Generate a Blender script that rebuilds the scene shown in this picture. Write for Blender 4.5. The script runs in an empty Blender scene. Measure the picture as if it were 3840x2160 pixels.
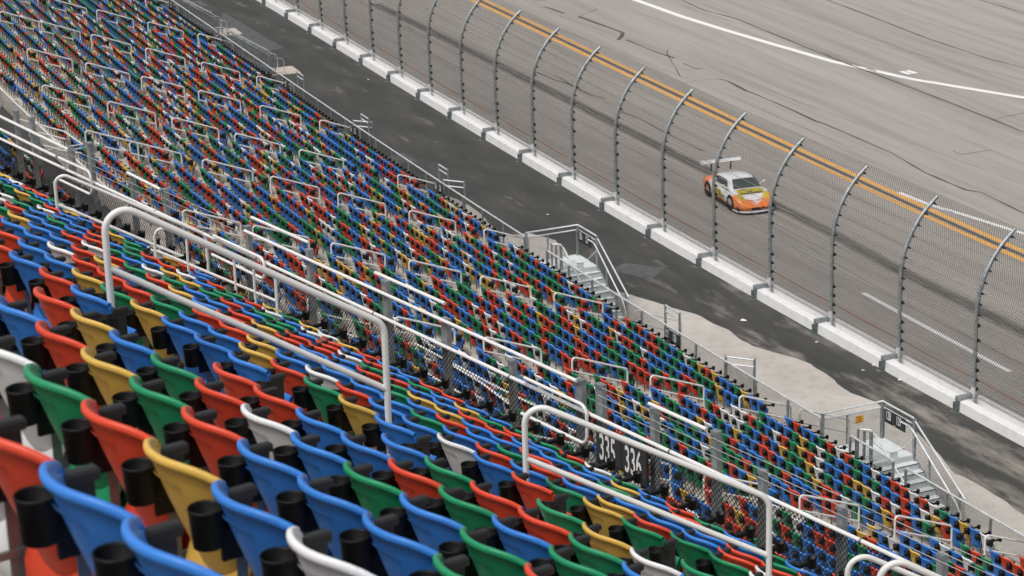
import bpy, bmesh, math, random
import numpy as np
from mathutils import Vector, Matrix
random.seed(7)
scn = bpy.context.scene
COL = scn.collection
rad = math.radians

# ------------------------------------------------------------------ camera model and the site's reference curve
F0 = 9067.; TH = .32224; RO = .029229; CH = 31.0
cF = np.array([0, math.cos(TH), -math.sin(TH)]); _r = np.array([1, 0, 0.]); _d = np.array([0, -math.sin(TH), -math.cos(TH)])
cR = math.cos(RO)*_r + math.sin(RO)*_d; cD = -math.sin(RO)*_r + math.cos(RO)*_d
C0 = np.array([0, 0, CH])
def proj(P):
    P = np.atleast_2d(np.asarray(P, float)) - C0; z = P@cF
    return np.stack([1920+F0*(P@cR)/z, 1080+F0*(P@cD)/z, z], -1)
def ray(u, v): return cF + cR*(u-1920)/F0 + cD*(v-1080)/F0
def onz(u, v, z=0.):
    d = ray(u, v); return C0 + d*((z-CH)/d[2])

SC = 30.6/39.6354757; PS = 6*SC
K0, K1, K2 = 2.75147569, -4.51884367e-04/SC, -8.26409014e-06/SC**2
DS = .25; NN = 1400
sv = np.arange(-NN, NN+1)*DS
ang = K0+K1*sv+K2*sv*sv
ang = np.where(sv < -50, K0+K1*-50+K2*2500, ang)
ang = np.where(sv > 70, K0+K1*70+K2*4900+(sv-70)*(K1+2*K2*70)*.5, ang)
px = np.zeros(len(sv)); py = np.zeros(len(sv)); px[NN] = 1.55336866*SC; py[NN] = 145.367715*SC
for i in range(NN, 2*NN):
    a = (ang[i]+ang[i+1])/2; px[i+1] = px[i]+DS*math.sin(a); py[i+1] = py[i]+DS*math.cos(a)
for i in range(NN, 0, -1):
    a = (ang[i]+ang[i-1])/2; px[i-1] = px[i]-DS*math.sin(a); py[i-1] = py[i]-DS*math.cos(a)
def hd(s): return float(np.interp(s, sv, ang))
def W(s, d, z=0.):
    """s along the safety wall (towards the camera), d away from the wall on the stand side."""
    a = hd(s); x = float(np.interp(s, sv, px)); y = float(np.interp(s, sv, py))
    return Vector((x+d*math.cos(a), y-d*math.sin(a), z))
def inv(x, y):
    i = int(np.argmin((px-x)**2+(py-y)**2)); a = ang[i]
    s = sv[i]+((x-px[i])*math.sin(a)+(y-py[i])*math.cos(a)); a = hd(s)
    return s, (x-np.interp(s, sv, px))*math.cos(a)-(y-np.interp(s, sv, py))*math.sin(a)
T35 = rad(35)
def U(n, t, z=0.):
    """upper deck: n towards the track, t along the rows away from the camera."""
    return Vector((math.cos(T35)*n-math.sin(T35)*t, math.sin(T35)*n+math.cos(T35)*t, z))

# ------------------------------------------------------------------ materials
MATS = {}
def nm(name):
    m = bpy.data.materials.new(name); m.use_nodes = True; MATS[name] = m
    nt = m.node_tree; return m, nt, nt.nodes['Principled BSDF']
def N(nt, typ, **kw):
    n = nt.nodes.new(typ)
    for k, v in kw.items(): setattr(n, k, v)
    return n
def L(nt, a, b): nt.links.new(a, b)
def math_(nt, op, a, b=None, c=None, clamp=False):
    n = N(nt, 'ShaderNodeMath', operation=op); n.use_clamp = clamp
    for i, v in enumerate((a, b, c)):
        if v is None: continue
        if isinstance(v, (int, float)): n.inputs[i].default_value = v
        else: L(nt, v, n.inputs[i])
    return n.outputs[0]
def ramp(nt, fac, stops):
    r = N(nt, 'ShaderNodeValToRGB'); e = r.color_ramp.elements
    while len(e) < len(stops): e.new(.5)
    for el, (p, c) in zip(e, stops):
        el.position = p; el.color = (c[0], c[1], c[2], 1) if not isinstance(c, (int, float)) else (c, c, c, 1)
    L(nt, fac, r.inputs[0]); return r.outputs[0]
def noise(nt, vec, scale, detail=4, rough=.55):
    n = N(nt, 'ShaderNodeTexNoise'); n.inputs['Scale'].default_value = scale; n.inputs['Detail'].default_value = detail
    n.inputs['Roughness'].default_value = rough
    if vec is not None: L(nt, vec, n.inputs['Vector'])
    return n.outputs['Fac']
def mixc(nt, fac, a, b, typ='MIX'):
    m = N(nt, 'ShaderNodeMix', data_type='RGBA', blend_type=typ)
    for i, v in ((0, fac), (6, a), (7, b)):
        if isinstance(v, (int, float)): m.inputs[i].default_value = v
        elif isinstance(v, tuple): m.inputs[i].default_value = (*v[:3], 1)
        else: L(nt, v, m.inputs[i])
    return m.outputs[2]
def bump(nt, bs, h, dist=.01, st=.4):
    b = N(nt, 'ShaderNodeBump'); b.inputs['Distance'].default_value = dist; b.inputs['Strength'].default_value = st
    L(nt, h, b.inputs['Height']); L(nt, b.outputs[0], bs.inputs['Normal'])
def pos(nt): return N(nt, 'ShaderNodeNewGeometry').outputs['Position']
def mapping(nt, vec, sc):
    m = N(nt, 'ShaderNodeMapping'); m.inputs['Scale'].default_value = sc; L(nt, vec, m.inputs[0]); return m.outputs[0]

def simple(name, col, rough=.5, metal=0., var=.12, scale=3., spec=.5, bmp=0.):
    m, nt, b = nm(name); p = pos(nt)
    f = noise(nt, p, scale, 5)
    d = tuple(c*(1-var) for c in col); h = tuple(min(1, c*(1+var)) for c in col)
    c = ramp(nt, f, [(.3, d), (.7, h)])
    L(nt, c, b.inputs['Base Color']); b.inputs['Roughness'].default_value = rough
    b.inputs['Metallic'].default_value = metal; b.inputs['Specular IOR Level'].default_value = spec
    if bmp: bump(nt, b, noise(nt, p, scale*12, 3), bmp, .5)
    return m
def plastic(name, col, var=.14):
    m, nt, b = nm(name); p = pos(nt)
    f = noise(nt, p, 2.2, 3); g = noise(nt, p, 45, 3)
    oi = N(nt, 'ShaderNodeObjectInfo').outputs['Random']
    gr = N(nt, 'ShaderNodeNewGeometry').outputs['Random Per Island']
    k = math_(nt, 'ADD', math_(nt, 'MULTIPLY', oi, .5), math_(nt, 'MULTIPLY', gr, .5))
    k = math_(nt, 'ADD', math_(nt, 'MULTIPLY', k, .5), math_(nt, 'MULTIPLY', f, .5))
    fade = tuple(c*.78+.10 for c in col)
    c = ramp(nt, k, [(.25, tuple(c*(1-var) for c in col)), (.55, col), (.85, tuple(.75*a+.25*b_ for a, b_ in zip(col, fade)))])
    dirt = ramp(nt, g, [(.30, .88), (.48, 1.)])
    L(nt, mixc(nt, .55, c, dirt, 'MULTIPLY'), b.inputs['Base Color'])
    b.inputs['Roughness'].default_value = .42; b.inputs['Specular IOR Level'].default_value = .45
    bump(nt, b, noise(nt, p, 160, 2), .002, .25)
    return m
PCOL = {'blue': (.036, .215, .68), 'red': (.72, .068, .028), 'green': (.012, .27, .115), 'yellow': (.70, .44, .09), 'white': (.80, .81, .82)}
for k, c in PCOL.items(): plastic('plastic_'+k, c); simple('slot_'+k, tuple(x*.42 for x in c), .6)  # each plastic also gets a darker copy that paints the handle recess shade
simple('plastic_black', (.007, .0075, .008), .5, var=.3, scale=6, spec=.3)
simple('slot_dark', (.02, .03, .05), .6)
simple('armrest_black', (.018, .018, .019), .5, var=.3, scale=9, spec=.4)
simple('seat_steel', (.24, .25, .25), .5, .4, .25, 5)
simple('rail_white', (.76, .755, .735), .38, 0, .07, 2.2)
simple('galvanized', (.33, .36, .37), .48, .55, .3, 7, bmp=.002)
simple('galv_dark', (.17, .20, .20), .5, .5, .35, 6)
simple('galv_light', (.62, .64, .65), .42, .25, .16, 5)
simple('clamp_black', (.03, .035, .035), .5)
simple('cable_steel', (.50, .49, .46), .5, .3, .2)
simple('cable_rust', (.38, .12, .04), .7)
simple('rubber', (.012, .012, .012), .75)
simple('sign_black', (.018, .022, .026), .5, var=.2)
simple('sign_slat', (.05, .055, .06), .45)
simple('ink_white', (.72, .72, .72), .6, var=.05)
simple('ink_dark', (.03, .04, .07), .6)
simple('sign_orange', (.80, .36, .02), .55)
simple('ink_yellow', (.75, .55, .05), .6); simple('ink_red', (.6, .06, .03), .6); simple('ink_green', (.05, .35, .1), .6)
simple('dark_void', (.02, .021, .022), .9)
simple('paper', (.78, .77, .74), .8, bmp=.01)
simple('sheet_grey', (.62, .66, .66), .6)
simple('yellow_step', (.62, .42, .02), .6)

def concrete(name, col, streak=.0):
    m, nt, b = nm(name); p = pos(nt)
    a = noise(nt, p, .55, 6); c = noise(nt, p, 5, 5); g = noise(nt, p, 60, 3)
    base = ramp(nt, a, [(.3, tuple(x*.80 for x in col)), (.65, col), (.85, tuple(x*1.1 for x in col))])
    st = ramp(nt, c, [(.34, .62), (.52, 1.)]); gg = ramp(nt, g, [(.3, .86), (.6, 1.)])
    L(nt, mixc(nt, 1., mixc(nt, .7, base, st, 'MULTIPLY'), gg, 'MULTIPLY'), b.inputs['Base Color'])
    b.inputs['Roughness'].default_value = .85; bump(nt, b, g, .004, .4); return m
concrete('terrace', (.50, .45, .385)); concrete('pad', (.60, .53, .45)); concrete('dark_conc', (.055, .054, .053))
# white painted concrete wall
m, nt, b = nm('wall_white'); p = pos(nt)
c1 = ramp(nt, noise(nt, p, 3, 6), [(.25, (.66, .66, .65)), (.5, (.76, .765, .77))])
c2 = ramp(nt, noise(nt, p, 26, 4), [(.26, (.84, .83, .81)), (.38, (1, 1, 1))])
c3 = ramp(nt, noise(nt, mapping(nt, p, (1.3, 1.3, .35)), 6, 5, .7), [(.30, (.78, .76, .73)), (.40, (1, 1, 1))])
L(nt, mixc(nt, .8, mixc(nt, 1., c1, c2, 'MULTIPLY'), c3, 'MULTIPLY'), b.inputs['Base Color']); b.inputs['Roughness'].default_value = .55
bump(nt, b, noise(nt, p, 30, 4), .01, .5)
# asphalt of the track: UV = (s, d)
m, nt, b = nm('track_asphalt'); uv = N(nt, 'ShaderNodeUVMap').outputs[0]
lng = mapping(nt, uv, (.045, .9, 1)); f1 = noise(nt, lng, 1.3, 7, .62)
f2 = noise(nt, mapping(nt, uv, (.012, .16, 1)), 1., 4); f3 = noise(nt, uv, 38, 3, .7); f4 = noise(nt, mapping(nt, uv, (.10, 3.2, 1)), 1.2, 5, .6)
base = ramp(nt, f1, [(.30, (.275, .250, .225)), (.52, (.350, .322, .294)), (.75, (.395, .366, .338))])
base = mixc(nt, .8, base, ramp(nt, f2, [(.3, .80), (.62, 1.)]), 'MULTIPLY')
base = mixc(nt, .75, base, ramp(nt, f4, [(.28, .84), (.44, 1.)]), 'MULTIPLY')
base = mixc(nt, 1., base, ramp(nt, f3, [(.28, .84), (.62, 1.08)]), 'MULTIPLY')
L(nt, base, b.inputs['Base Color']); b.inputs['Roughness'].default_value = .88; bump(nt, b, f3, .006, .5)
# sealed dark apron
m, nt, b = nm('apron_asphalt'); uv = N(nt, 'ShaderNodeUVMap').outputs[0]
f1 = noise(nt, mapping(nt, uv, (.16, .55, 1)), 1.4, 7, .6); f3 = noise(nt, uv, 30, 4, .7)
base = ramp(nt, f1, [(.28, (.030, .031, .030)), (.5, (.048, .048, .045)), (.74, (.080, .077, .070))])
sx = N(nt, 'ShaderNodeSeparateXYZ'); L(nt, uv, sx.inputs[0])
prox = math_(nt, 'MULTIPLY', math_(nt, 'ADD', sx.outputs[0], -10.), .028, clamp=True)   # worn patches get commoner towards the stands' near end
patch = noise(nt, mapping(nt, uv, (.22, .8, 1)), 1.1, 6, .65)
pm = ramp(nt, math_(nt, 'ADD', patch, math_(nt, 'MULTIPLY', prox, .16)), [(.60, 0.), (.80, 1.)])
base = mixc(nt, pm, base, (.27, .245, .215))
base = mixc(nt, .8, base, ramp(nt, f3, [(.3, .75), (.6, 1.1)]), 'MULTIPLY')
L(nt, base, b.inputs['Base Color']); b.inputs['Roughness'].default_value = .86; bump(nt, b, f3, .008, .6)
# old light pavement
m, nt, b = nm('pavement_light'); p = pos(nt)
f1 = noise(nt, p, .35, 6); f3 = noise(nt, p, 22, 5, .75); f5 = noise(nt, p, 2.2, 5)
base = ramp(nt, f1, [(.3, (.41, .38, .345)), (.6, (.50, .468, .432)), (.8, (.54, .51, .48))])
base = mixc(nt, .7, base, ramp(nt, f5, [(.3, .80), (.5, 1.)]), 'MULTIPLY')
base = mixc(nt, 1., base, ramp(nt, f3, [(.30, .74), (.55, 1.06)]), 'MULTIPLY')
L(nt, base, b.inputs['Base Color']); b.inputs['Roughness'].default_value = .9; bump(nt, b, f3, .01, .6)
def worn(name, col, lo=.30, hi=.42, edge=None, sc=(1.2, 8, 1)):
    """paint or rubber laid on the asphalt with gaps where it has worn away"""
    m, nt, b = nm(name); uv = N(nt, 'ShaderNodeUVMap').outputs[0]
    f = noise(nt, mapping(nt, uv, sc), 2., 6, .7); g = noise(nt, uv, 25, 4, .7)
    a = ramp(nt, math_(nt, 'ADD', math_(nt, 'MULTIPLY', f, .65), math_(nt, 'MULTIPLY', g, .35)), [(lo, 0.), (hi, 1.)])
    L(nt, ramp(nt, g, [(.3, tuple(c*.86 for c in col)), (.6, col)]), b.inputs['Base Color']); b.inputs['Roughness'].default_value = .75
    if edge is not None:
        gx = N(nt, 'ShaderNodeUVMap'); gx.uv_map = 'edge'; s2 = N(nt, 'ShaderNodeSeparateXYZ'); L(nt, gx.outputs[0], s2.inputs[0])
        e = math_(nt, 'MULTIPLY', math_(nt, 'SUBTRACT', 1., math_(nt, 'ABSOLUTE', s2.outputs[1])), edge, clamp=True)
        a = math_(nt, 'MULTIPLY', a, e)
        a = math_(nt, 'MULTIPLY', a, .75)
    t = N(nt, 'ShaderNodeBsdfTransparent'); mx = N(nt, 'ShaderNodeMixShader')
    L(nt, a, mx.inputs[0]); L(nt, t.outputs[0], mx.inputs[1]); L(nt, b.outputs[0], mx.inputs[2])
    L(nt, mx.outputs[0], nt.nodes['Material Output'].inputs[0]); return m
worn('paint_yellow', (.82, .42, .10), .22, .32); worn('paint_white', (.80, .80, .79), .20, .30)
worn('rubber_mark', (.055, .050, .046), .36, .60, 1.6, (.3, 9, 1)); worn('tar', (.095, .088, .08), .28, .42)
worn('rubber_faint', (.16, .145, .13), .44, .80, 1.0, (.2, 12, 1)); worn('seal_grey', (.20, .205, .205), .34, .5, 1.5, (1, 2, 1))

def chain(name, pitch, wire, col, metal=.3):
    m, nt, b = nm(name); uv = N(nt, 'ShaderNodeUVMap').outputs[0]
    # a little wobble so the wires are not ruler-straight
    nz = N(nt, 'ShaderNodeTexNoise'); nz.inputs['Scale'].default_value = 2.3; L(nt, uv, nz.inputs['Vector'])
    vm = N(nt, 'ShaderNodeVectorMath', operation='MULTIPLY_ADD'); L(nt, nz.outputs['Color'], vm.inputs[0]); vm.inputs[1].default_value = (pitch*.35,)*3; L(nt, uv, vm.inputs[2])
    s = N(nt, 'ShaderNodeSeparateXYZ'); L(nt, vm.outputs[0], s.inputs[0])
    out = None
    for op in ('ADD', 'SUBTRACT'):
        q = math_(nt, op, s.outputs[0], math_(nt, 'MULTIPLY', s.outputs[1], .86))
        q = math_(nt, 'FRACT', math_(nt, 'DIVIDE', q, pitch))
        q = math_(nt, 'ABSOLUTE', math_(nt, 'SUBTRACT', q, .5))
        q = math_(nt, 'LESS_THAN', q, wire/pitch*.66)
        out = q if out is None else math_(nt, 'MAXIMUM', out, q)
    b.inputs['Base Color'].default_value = (*col, 1); b.inputs['Roughness'].default_value = .5; b.inputs['Metallic'].default_value = metal
    t = N(nt, 'ShaderNodeBsdfTransparent'); mx = N(nt, 'ShaderNodeMixShader')
    L(nt, out, mx.inputs[0]); L(nt, t.outputs[0], mx.inputs[1]); L(nt, b.outputs[0], mx.inputs[2])
    L(nt, mx.outputs[0], nt.nodes['Material Output'].inputs[0]); return m
chain('mesh_catch', .12, .0140, (.035, .032, .028), 0.); chain('mesh_galv', .062, .0085, (.10, .10, .09)); chain('mesh_black', .062, .0100, (.012, .013, .014), 0)
chain('mesh_fine', .035, .004, (.25, .26, .26))

# ------------------------------------------------------------------ mesh helpers
class MB:
    def __init__(s): s.v = []; s.f = []; s.m = []; s.uv = {}; s.sm = []
    def quad(s, a, b, c, d, mi=0, uv=None):
        i = len(s.v); s.v += [tuple(a), tuple(b), tuple(c), tuple(d)]; s.f.append((i, i+1, i+2, i+3)); s.m.append(mi); s.sm.append(False)
        if uv: s.uv[len(s.f)-1] = uv
    def box(s, o, ax, ay, az, mi=0):
        """o = centre, ax/ay/az = half-extent vectors"""
        o, ax, ay, az = (Vector(x) for x in (o, ax, ay, az)); i = len(s.v)
        for sx in (-1, 1):
            for sy in (-1, 1):
                for sz in (-1, 1): s.v.append(tuple(o+ax*sx+ay*sy+az*sz))
        for q in ((0, 1, 3, 2), (4, 6, 7, 5), (0, 4, 5, 1), (2, 3, 7, 6), (0, 2, 6, 4), (1, 5, 7, 3)):
            s.f.append(tuple(i+k for k in q)); s.m.append(mi); s.sm.append(False)
    def tube(s, pts, r, n=10, mi=0, cap=True, closed=False):
        pts = [Vector(p) for p in pts]; k = len(pts); i0 = len(s.v); prev = None
        for j, p in enumerate(pts):
            if closed: t = (pts[(j+1) % k]-pts[j-1])
            else: t = (pts[min(j+1, k-1)]-pts[max(j-1, 0)])
            t.normalize()
            if prev is None:
                u = t.cross(Vector((0, 0, 1)))
                if u.length < .05: u = t.cross(Vector((1, 0, 0)))
                u.normalize()
            else:
                u = prev - t*prev.dot(t); u.normalize()
            prev = u; w = t.cross(u)
            rr = r[j] if isinstance(r, (list, tuple)) else r
            for a in range(n):
                an = 2*math.pi*a/n; s.v.append(tuple(p+(u*math.cos(an)+w*math.sin(an))*rr))
        for j in range(k if closed else k-1):
            for a in range(n):
                b_ = (a+1) % n; j2 = (j+1) % k
                s.f.append((i0+j*n+a, i0+j*n+b_, i0+j2*n+b_, i0+j2*n+a)); s.m.append(mi); s.sm.append(True)
        if cap and not closed:
            for b0, order_ in ((i0, range(n)), (i0+(k-1)*n, reversed(range(n)))):
                i1 = len(s.v); s.v += [s.v[b0+a] for a in order_]; s.f.append(tuple(range(i1, i1+n))); s.m.append(mi); s.sm.append(False)
    def grid(s, rows, mi=0, smooth=True, uvs=None):
        i0 = len(s.v); R = len(rows); Cn = len(rows[0])
        for r_ in rows:
            for p in r_: s.v.append(tuple(p))
        for a in range(R-1):
            for b_ in range(Cn-1):
                s.f.append((i0+a*Cn+b_, i0+a*Cn+b_+1, i0+(a+1)*Cn+b_+1, i0+(a+1)*Cn+b_)); s.m.append(mi); s.sm.append(smooth)
                if uvs: s.uv[len(s.f)-1] = [uvs[a][b_], uvs[a][b_+1], uvs[a+1][b_+1], uvs[a+1][b_]]
    def mesh(s, name, mats):
        me = bpy.data.meshes.new(name); me.from_pydata(s.v, [], s.f)
        for m_ in (mats if isinstance(mats, (list, tuple)) else [mats]): me.materials.append(MATS[m_])
        me.polygons.foreach_set('material_index', s.m); me.polygons.foreach_set('use_smooth', s.sm)
        if s.uv:
            ul = me.uv_layers.new(name='UVMap')
            for fi, uv in s.uv.items():
                for li, q in zip(me.polygons[fi].loop_indices, uv): ul.data[li].uv = q
        me.update(); return me
    def build(s, name, mats, parent=None): return link(name, s.mesh(name, mats), parent)
def link(name, me, parent=None):
    o = bpy.data.objects.new(name, me); COL.objects.link(o)
    if parent: o.parent = parent
    return o
def thing(name, label, cat, loc=(0, 0, 0), rz=0, group=None):
    o = bpy.data.objects.new(name, None); COL.objects.link(o); o.empty_display_size = .2
    o.location = loc; o.rotation_euler = (0, 0, rz); o['label'] = label; o['category'] = cat
    if group: o['group'] = group
    return o
def tag(o, label, cat, group=None):
    o['label'] = label; o['category'] = cat
    if group: o['group'] = group
    return o
def copy_tree(o, parent=None):
    c = o.copy(); COL.objects.link(c); c.parent = parent
    for ch in list(o.children): copy_tree(ch, c)
    return c
def structure(o): o['kind'] = 'structure'; return o
def arc(p0, p1, p2, r, n=6):
    """fillet at p1"""
    p0, p1, p2 = Vector(p0), Vector(p1), Vector(p2); a = (p0-p1).normalized(); b = (p2-p1).normalized()
    th = a.angle(b); d = r/math.tan(th/2); A = p1+a*d; B = p1+b*d; cdir = (a+b).normalized(); cen = p1+cdir*(r/math.sin(th/2)); out = []
    va = A-cen; vb = B-cen; w = va.angle(vb)
    for k in range(n+1):
        t = k/n; out.append(cen+(va*math.sin((1-t)*w)+vb*math.sin(t*w))/math.sin(w))
    return out
def text(name, s, h, o, right, up, mat, parent, sx=.62, track=1., ext=.002):
    """flat lettering: o = lower left corner, right/up = unit vectors, h = digit height"""
    cu = bpy.data.curves.new(name, 'FONT'); cu.body = s; cu.size = 1; cu.extrude = .0; cu.space_character = track; cu.offset = .012
    ob = bpy.data.objects.new(name+'_tmp', cu); COL.objects.link(ob)
    dg = bpy.context.evaluated_depsgraph_get(); me = bpy.data.meshes.new_from_object(ob.evaluated_get(dg)); bpy.data.objects.remove(ob)
    right, up = Vector(right).normalized(), Vector(up).normalized(); nr = right.cross(up); k = h/.70
    for v in me.vertices: v.co = Vector(o)+right*(v.co.x*k*sx)+up*(v.co.y*k)+nr*.004
    me.materials.clear(); me.materials.append(MATS[mat]); me.name = name
    return link(name, me, parent)

# ------------------------------------------------------------------ world, sun, camera
w = bpy.data.worlds.new('World'); scn.world = w; w.use_nodes = True
sky = w.node_tree.nodes.new('ShaderNodeTexSky'); sky.sky_type = 'NISHITA'; sky.sun_disc = False
SUN_EL, SUN_AZ = 58., 230.
sky.sun_elevation = rad(SUN_EL); sky.sun_rotation = rad(SUN_AZ); sky.air_density = 1.; sky.dust_density = 5.; sky.ozone_density = 1.
bg = w.node_tree.nodes['Background']
hs = w.node_tree.nodes.new('ShaderNodeHueSaturation'); hs.inputs['Saturation'].default_value = .30
w.node_tree.links.new(sky.outputs[0], hs.inputs['Color']); w.node_tree.links.new(hs.outputs[0], bg.inputs[0]); bg.inputs[1].default_value = .135
sd = bpy.data.lights.new('sun', 'SUN'); sd.energy = 1.55; sd.angle = rad(20); sd.color = (1, .96, .90)
so = bpy.data.objects.new('sun', sd); COL.objects.link(so)
az = rad(SUN_AZ); el = rad(SUN_EL)
sdir = Vector((math.sin(az)*math.cos(el), math.cos(az)*math.cos(el), math.sin(el)))
so.rotation_euler = sdir.to_track_quat('Z', 'Y').to_euler()
cd = bpy.data.cameras.new('camera'); co = bpy.data.objects.new('camera', cd); COL.objects.link(co); scn.camera = co
cd.sensor_width = 36; cd.lens = F0/3840*36; cd.clip_start = .1; cd.clip_end = 4000
co.matrix_world = Matrix(((cR[0], -cD[0], -cF[0], 0), (cR[1], -cD[1], -cF[1], 0), (cR[2], -cD[2], -cF[2], CH), (0, 0, 0, 1)))
cd.dof.use_dof = True; cd.dof.focus_distance = 36.; cd.dof.aperture_fstop = 7.5
scn.view_settings.view_transform = 'Standard'; scn.view_settings.look = 'None'; scn.view_settings.exposure = 0; scn.view_settings.gamma = 1
scn.cycles.transparent_max_bounces = 16; scn.cycles.max_bounces = 6

# ------------------------------------------------------------------ ground
def sheet(name, s0, s1, ds, dlist, z, mat):
    mb = MB(); n = int((s1-s0)/ds)+1; S_ = [s0+(s1-s0)*i/(n-1) for i in range(n)]
    mb.grid([[W(s, d, z) for d in dlist] for s in S_], 0, False, [[(s, d) for d in dlist] for s in S_])
    return structure(mb.build(name, mat))
g = MB(); g.quad((-2500, -1500, -.05), (2500, -1500, -.05), (2500, 3500, -.05), (-2500, 3500, -.05), 0, [(0, 0), (900, 0), (900, 900), (0, 900)])
structure(g.build('ground', 'track_asphalt'))
sheet('track', -150, 110, 2., [-.34, -5, -10, -20, -40, -80, -160], 0, 'track_asphalt')
sheet('apron', -150, 110, 2., [45, 20, 9, 5, .56], 0, 'apron_asphalt')
# light old pavement beside the stand, its ragged edge traced in (s, d)
edge = [(4.4, 9.4), (3.0, 7.6), (2.45, 6.69), (4.45, 5.71), (6.6, 5.63), (9.2, 5.95), (10.0, 6.6), (10.6, 6.3), (10.9, 4.9), (12.4, 4.33), (14.4, 4.7), (16, 5.9), (17.5, 7.0), (19.4, 6.2), (19.9, 4.98), (20.4, 4.72), (21.95, 4.26), (23.7, 3.6), (25.9, 3.4), (27.9, 3.5), (29.1, 3.0), (30.6, 2.55), (32.1, 2.68), (33.8, 2.9), (34.9, 2.6), (36.9, 2.8), (38.8, 3.13), (41.5, 3.9), (43, 3.8), (45.2, 4.0), (50, 4.2), (60, 4.6), (80, 5)]
mb = MB(); rows = []; uvs = []
for (a, b), (c, d_) in zip(edge[:-1], edge[1:]):
    k = max(2, int(math.hypot(c-a, d_-b)/.3))
    for i in range(k):
        t = i/k; s = a+(c-a)*t; d = b+(d_-b)*t+random.uniform(-.02, .02)+.03*math.sin(s*3.1)
        rows.append([W(s, d, .004), W(s, max(d+.05, 9.6), .004)]); uvs.append([(s, d), (s, 9.6)])
mb.grid(rows, 0, False, uvs); structure(mb.build('pavement', 'pavement_light'))

def strip(name, pts, wd, mat, z=.004, kind=True, parent=None, jit=0.):
    """ribbon on the ground following (s, d[, width]) points, resampled along the curve"""
    P = []
    for (a, b) in zip(pts[:-1], pts[1:]):
        k = max(1, int(math.hypot(b[0]-a[0], b[1]-a[1])/1.0))
        for i in range(k): P.append([a[j]+(b[j]-a[j])*i/k for j in range(len(a))])
    P.append(list(pts[-1])); mb = MB(); rows = []; uv = []; acc = 0
    for i, p in enumerate(P):
        q = P[min(i+1, len(P)-1)]; r = P[max(i-1, 0)]; tx, ty = q[0]-r[0], q[1]-r[1]; l = math.hypot(tx, ty) or 1; nx, ny = -ty/l, tx/l
        wi = (p[2] if len(p) > 2 else wd)*(1+random.uniform(-jit, jit)); 
        rows.append([W(p[0]+nx*wi/2*e, p[1]+ny*wi/2*e, z) for e in (-1, 0, 1)]); uv.append([(p[0], p[1]+e*wi/2) for e in (-1, 0, 1)])
    mb.grid(rows, 0, False, uv); me = mb.mesh(name, mat)
    ul = me.uv_layers.new(name='edge')
    for pi, pl in enumerate(me.polygons):
        j = pi % 2; ev = [(-1, 0), (0, 1)][j]
        for li, e in zip(pl.loop_indices, (ev[0], ev[1], ev[1], ev[0])): ul.data[li].uv = (0, e)
    o = link(name, me, parent); 
    if kind: structure(o)
    return o
def S(*P):
    """pixels of the survey photograph turned into site coordinates on the ground"""
    return [inv(*onz(u, v)[:2]) for u, v in P]
strip('yellow_line', [(-150, -11.40), (100, -11.40)], .30, 'paint_yellow')
strip('yellow_line', [(-150, -12.08), (100, -12.08)], .30, 'paint_yellow')
strip('track_seam', [(-150, -11.74), (100, -11.74)], .22, 'tar')
strip('white_line', [(13.2, -12.30), (15.4, -12.44), (17.5, -12.9), (20.5, -13.43), (30, -15.6), (60, -24)], .26, 'paint_white', .008)
strip('white_line', S((1900, -180), (2385, 0), (2557, 62), (2757, 124), (3128, 232), (3428, 298), (3839, 366), (4100, 400)), .42, 'paint_white')
strip('white_line', [(24.6, -3.45), (34.75, -3.25)], .22, 'paint_white')
for a in (-.38, .38):
    strip('marker_box', [(-7.0, -24.9+a*.5), (-6.2, -25.0+a*.5)], .30, 'paint_white')
# rubbered-in wheel tracks, tar joints and skid marks
strip('skid_marks', S((1404, 15), (1760, 190), (2160, 390), (2542, 585), (3107, 868), (3380, 1018), (3840, 1250), (4000, 1330)), 1.0, 'rubber_mark')
strip('skid_marks', S((1280, -30), (1900, 300), (2500, 630), (2900, 850), (3400, 1140), (3840, 1370)), .28, 'rubber_faint')
strip('skid_marks', S((3000, 175), (3150, 215), (3400, 320), (3840, 505)), .8, 'rubber_faint')
strip('skid_marks', S((2930, 0), (3200, 110), (3600, 270), (3840, 345)), .9, 'rubber_faint')
for q in (((2790, 0), (3300, 170), (3840, 300)), ((2680, 60), (3100, 190), (3560, 330)), ((3340, 60), (3600, 110), (3840, 150)), ((2550, 20), (2800, 100), (3020, 150)), ((2100, 60), (2600, 230), (3100, 420), (3700, 640)), ((2000, 75), (2600, 300), (3200, 560)), ((1500, -10), (2100, 260), (2700, 560)), ((1700, 10), (2400, 330), (2760, 500)), ((2900, 180), (3200, 215), (3500, 330), (3840, 500))):
    strip('skid_marks', S(*q), .22, 'rubber_faint', .006)
def tar(*P, w=.12): strip('tar_joint', S(*P), w*.85, 'tar', .006, jit=.5)
tar((2695, 295), (2730, 305), (2797, 340), w=.22); tar((2797, 340), (2830, 352), (2960, 408), (3060, 455), (3090, 464), (3340, 572), (3470, 648), (3620, 712), (3680, 722), (3840, 800), w=.14)
tar((3090, -5), (3250, 55), (3480, 145), (3700, 218), (3840, 255), w=.12)
tar((3660, -5), (3760, 25), (3840, 52), w=.12)
tar((2560, 2), (2640, 38), (2760, 70), (3000, 168), (3180, 240), (3340, 300), (3600, 400), (3840, 495), w=.13)
tar((3720, 453), (3780, 436), (3840, 424), w=.07); tar((3575, 567), (3603, 580), (3715, 563), w=.07)
tar((2170, 62), (2335, 122), (2332, 135), (2318, 150), w=.22); tar((2350, 150), (2460, 195), (2530, 218), w=.16); tar((2170, 62), (2240, 34), w=.06)
tar((2040, 26), (2065, 32), (2115, 50), w=.2); tar((1995, 5), (2090, -5), w=.08); tar((2505, 185), (2500, 200), (2530, 250), (2550, 285), w=.06)
tar((2075, 282), (2100, 292), (2160, 330), (2210, 355), (2275, 370), w=.12); tar((2010, 270), (2080, 300), (2140, 318), w=.2)
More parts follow.
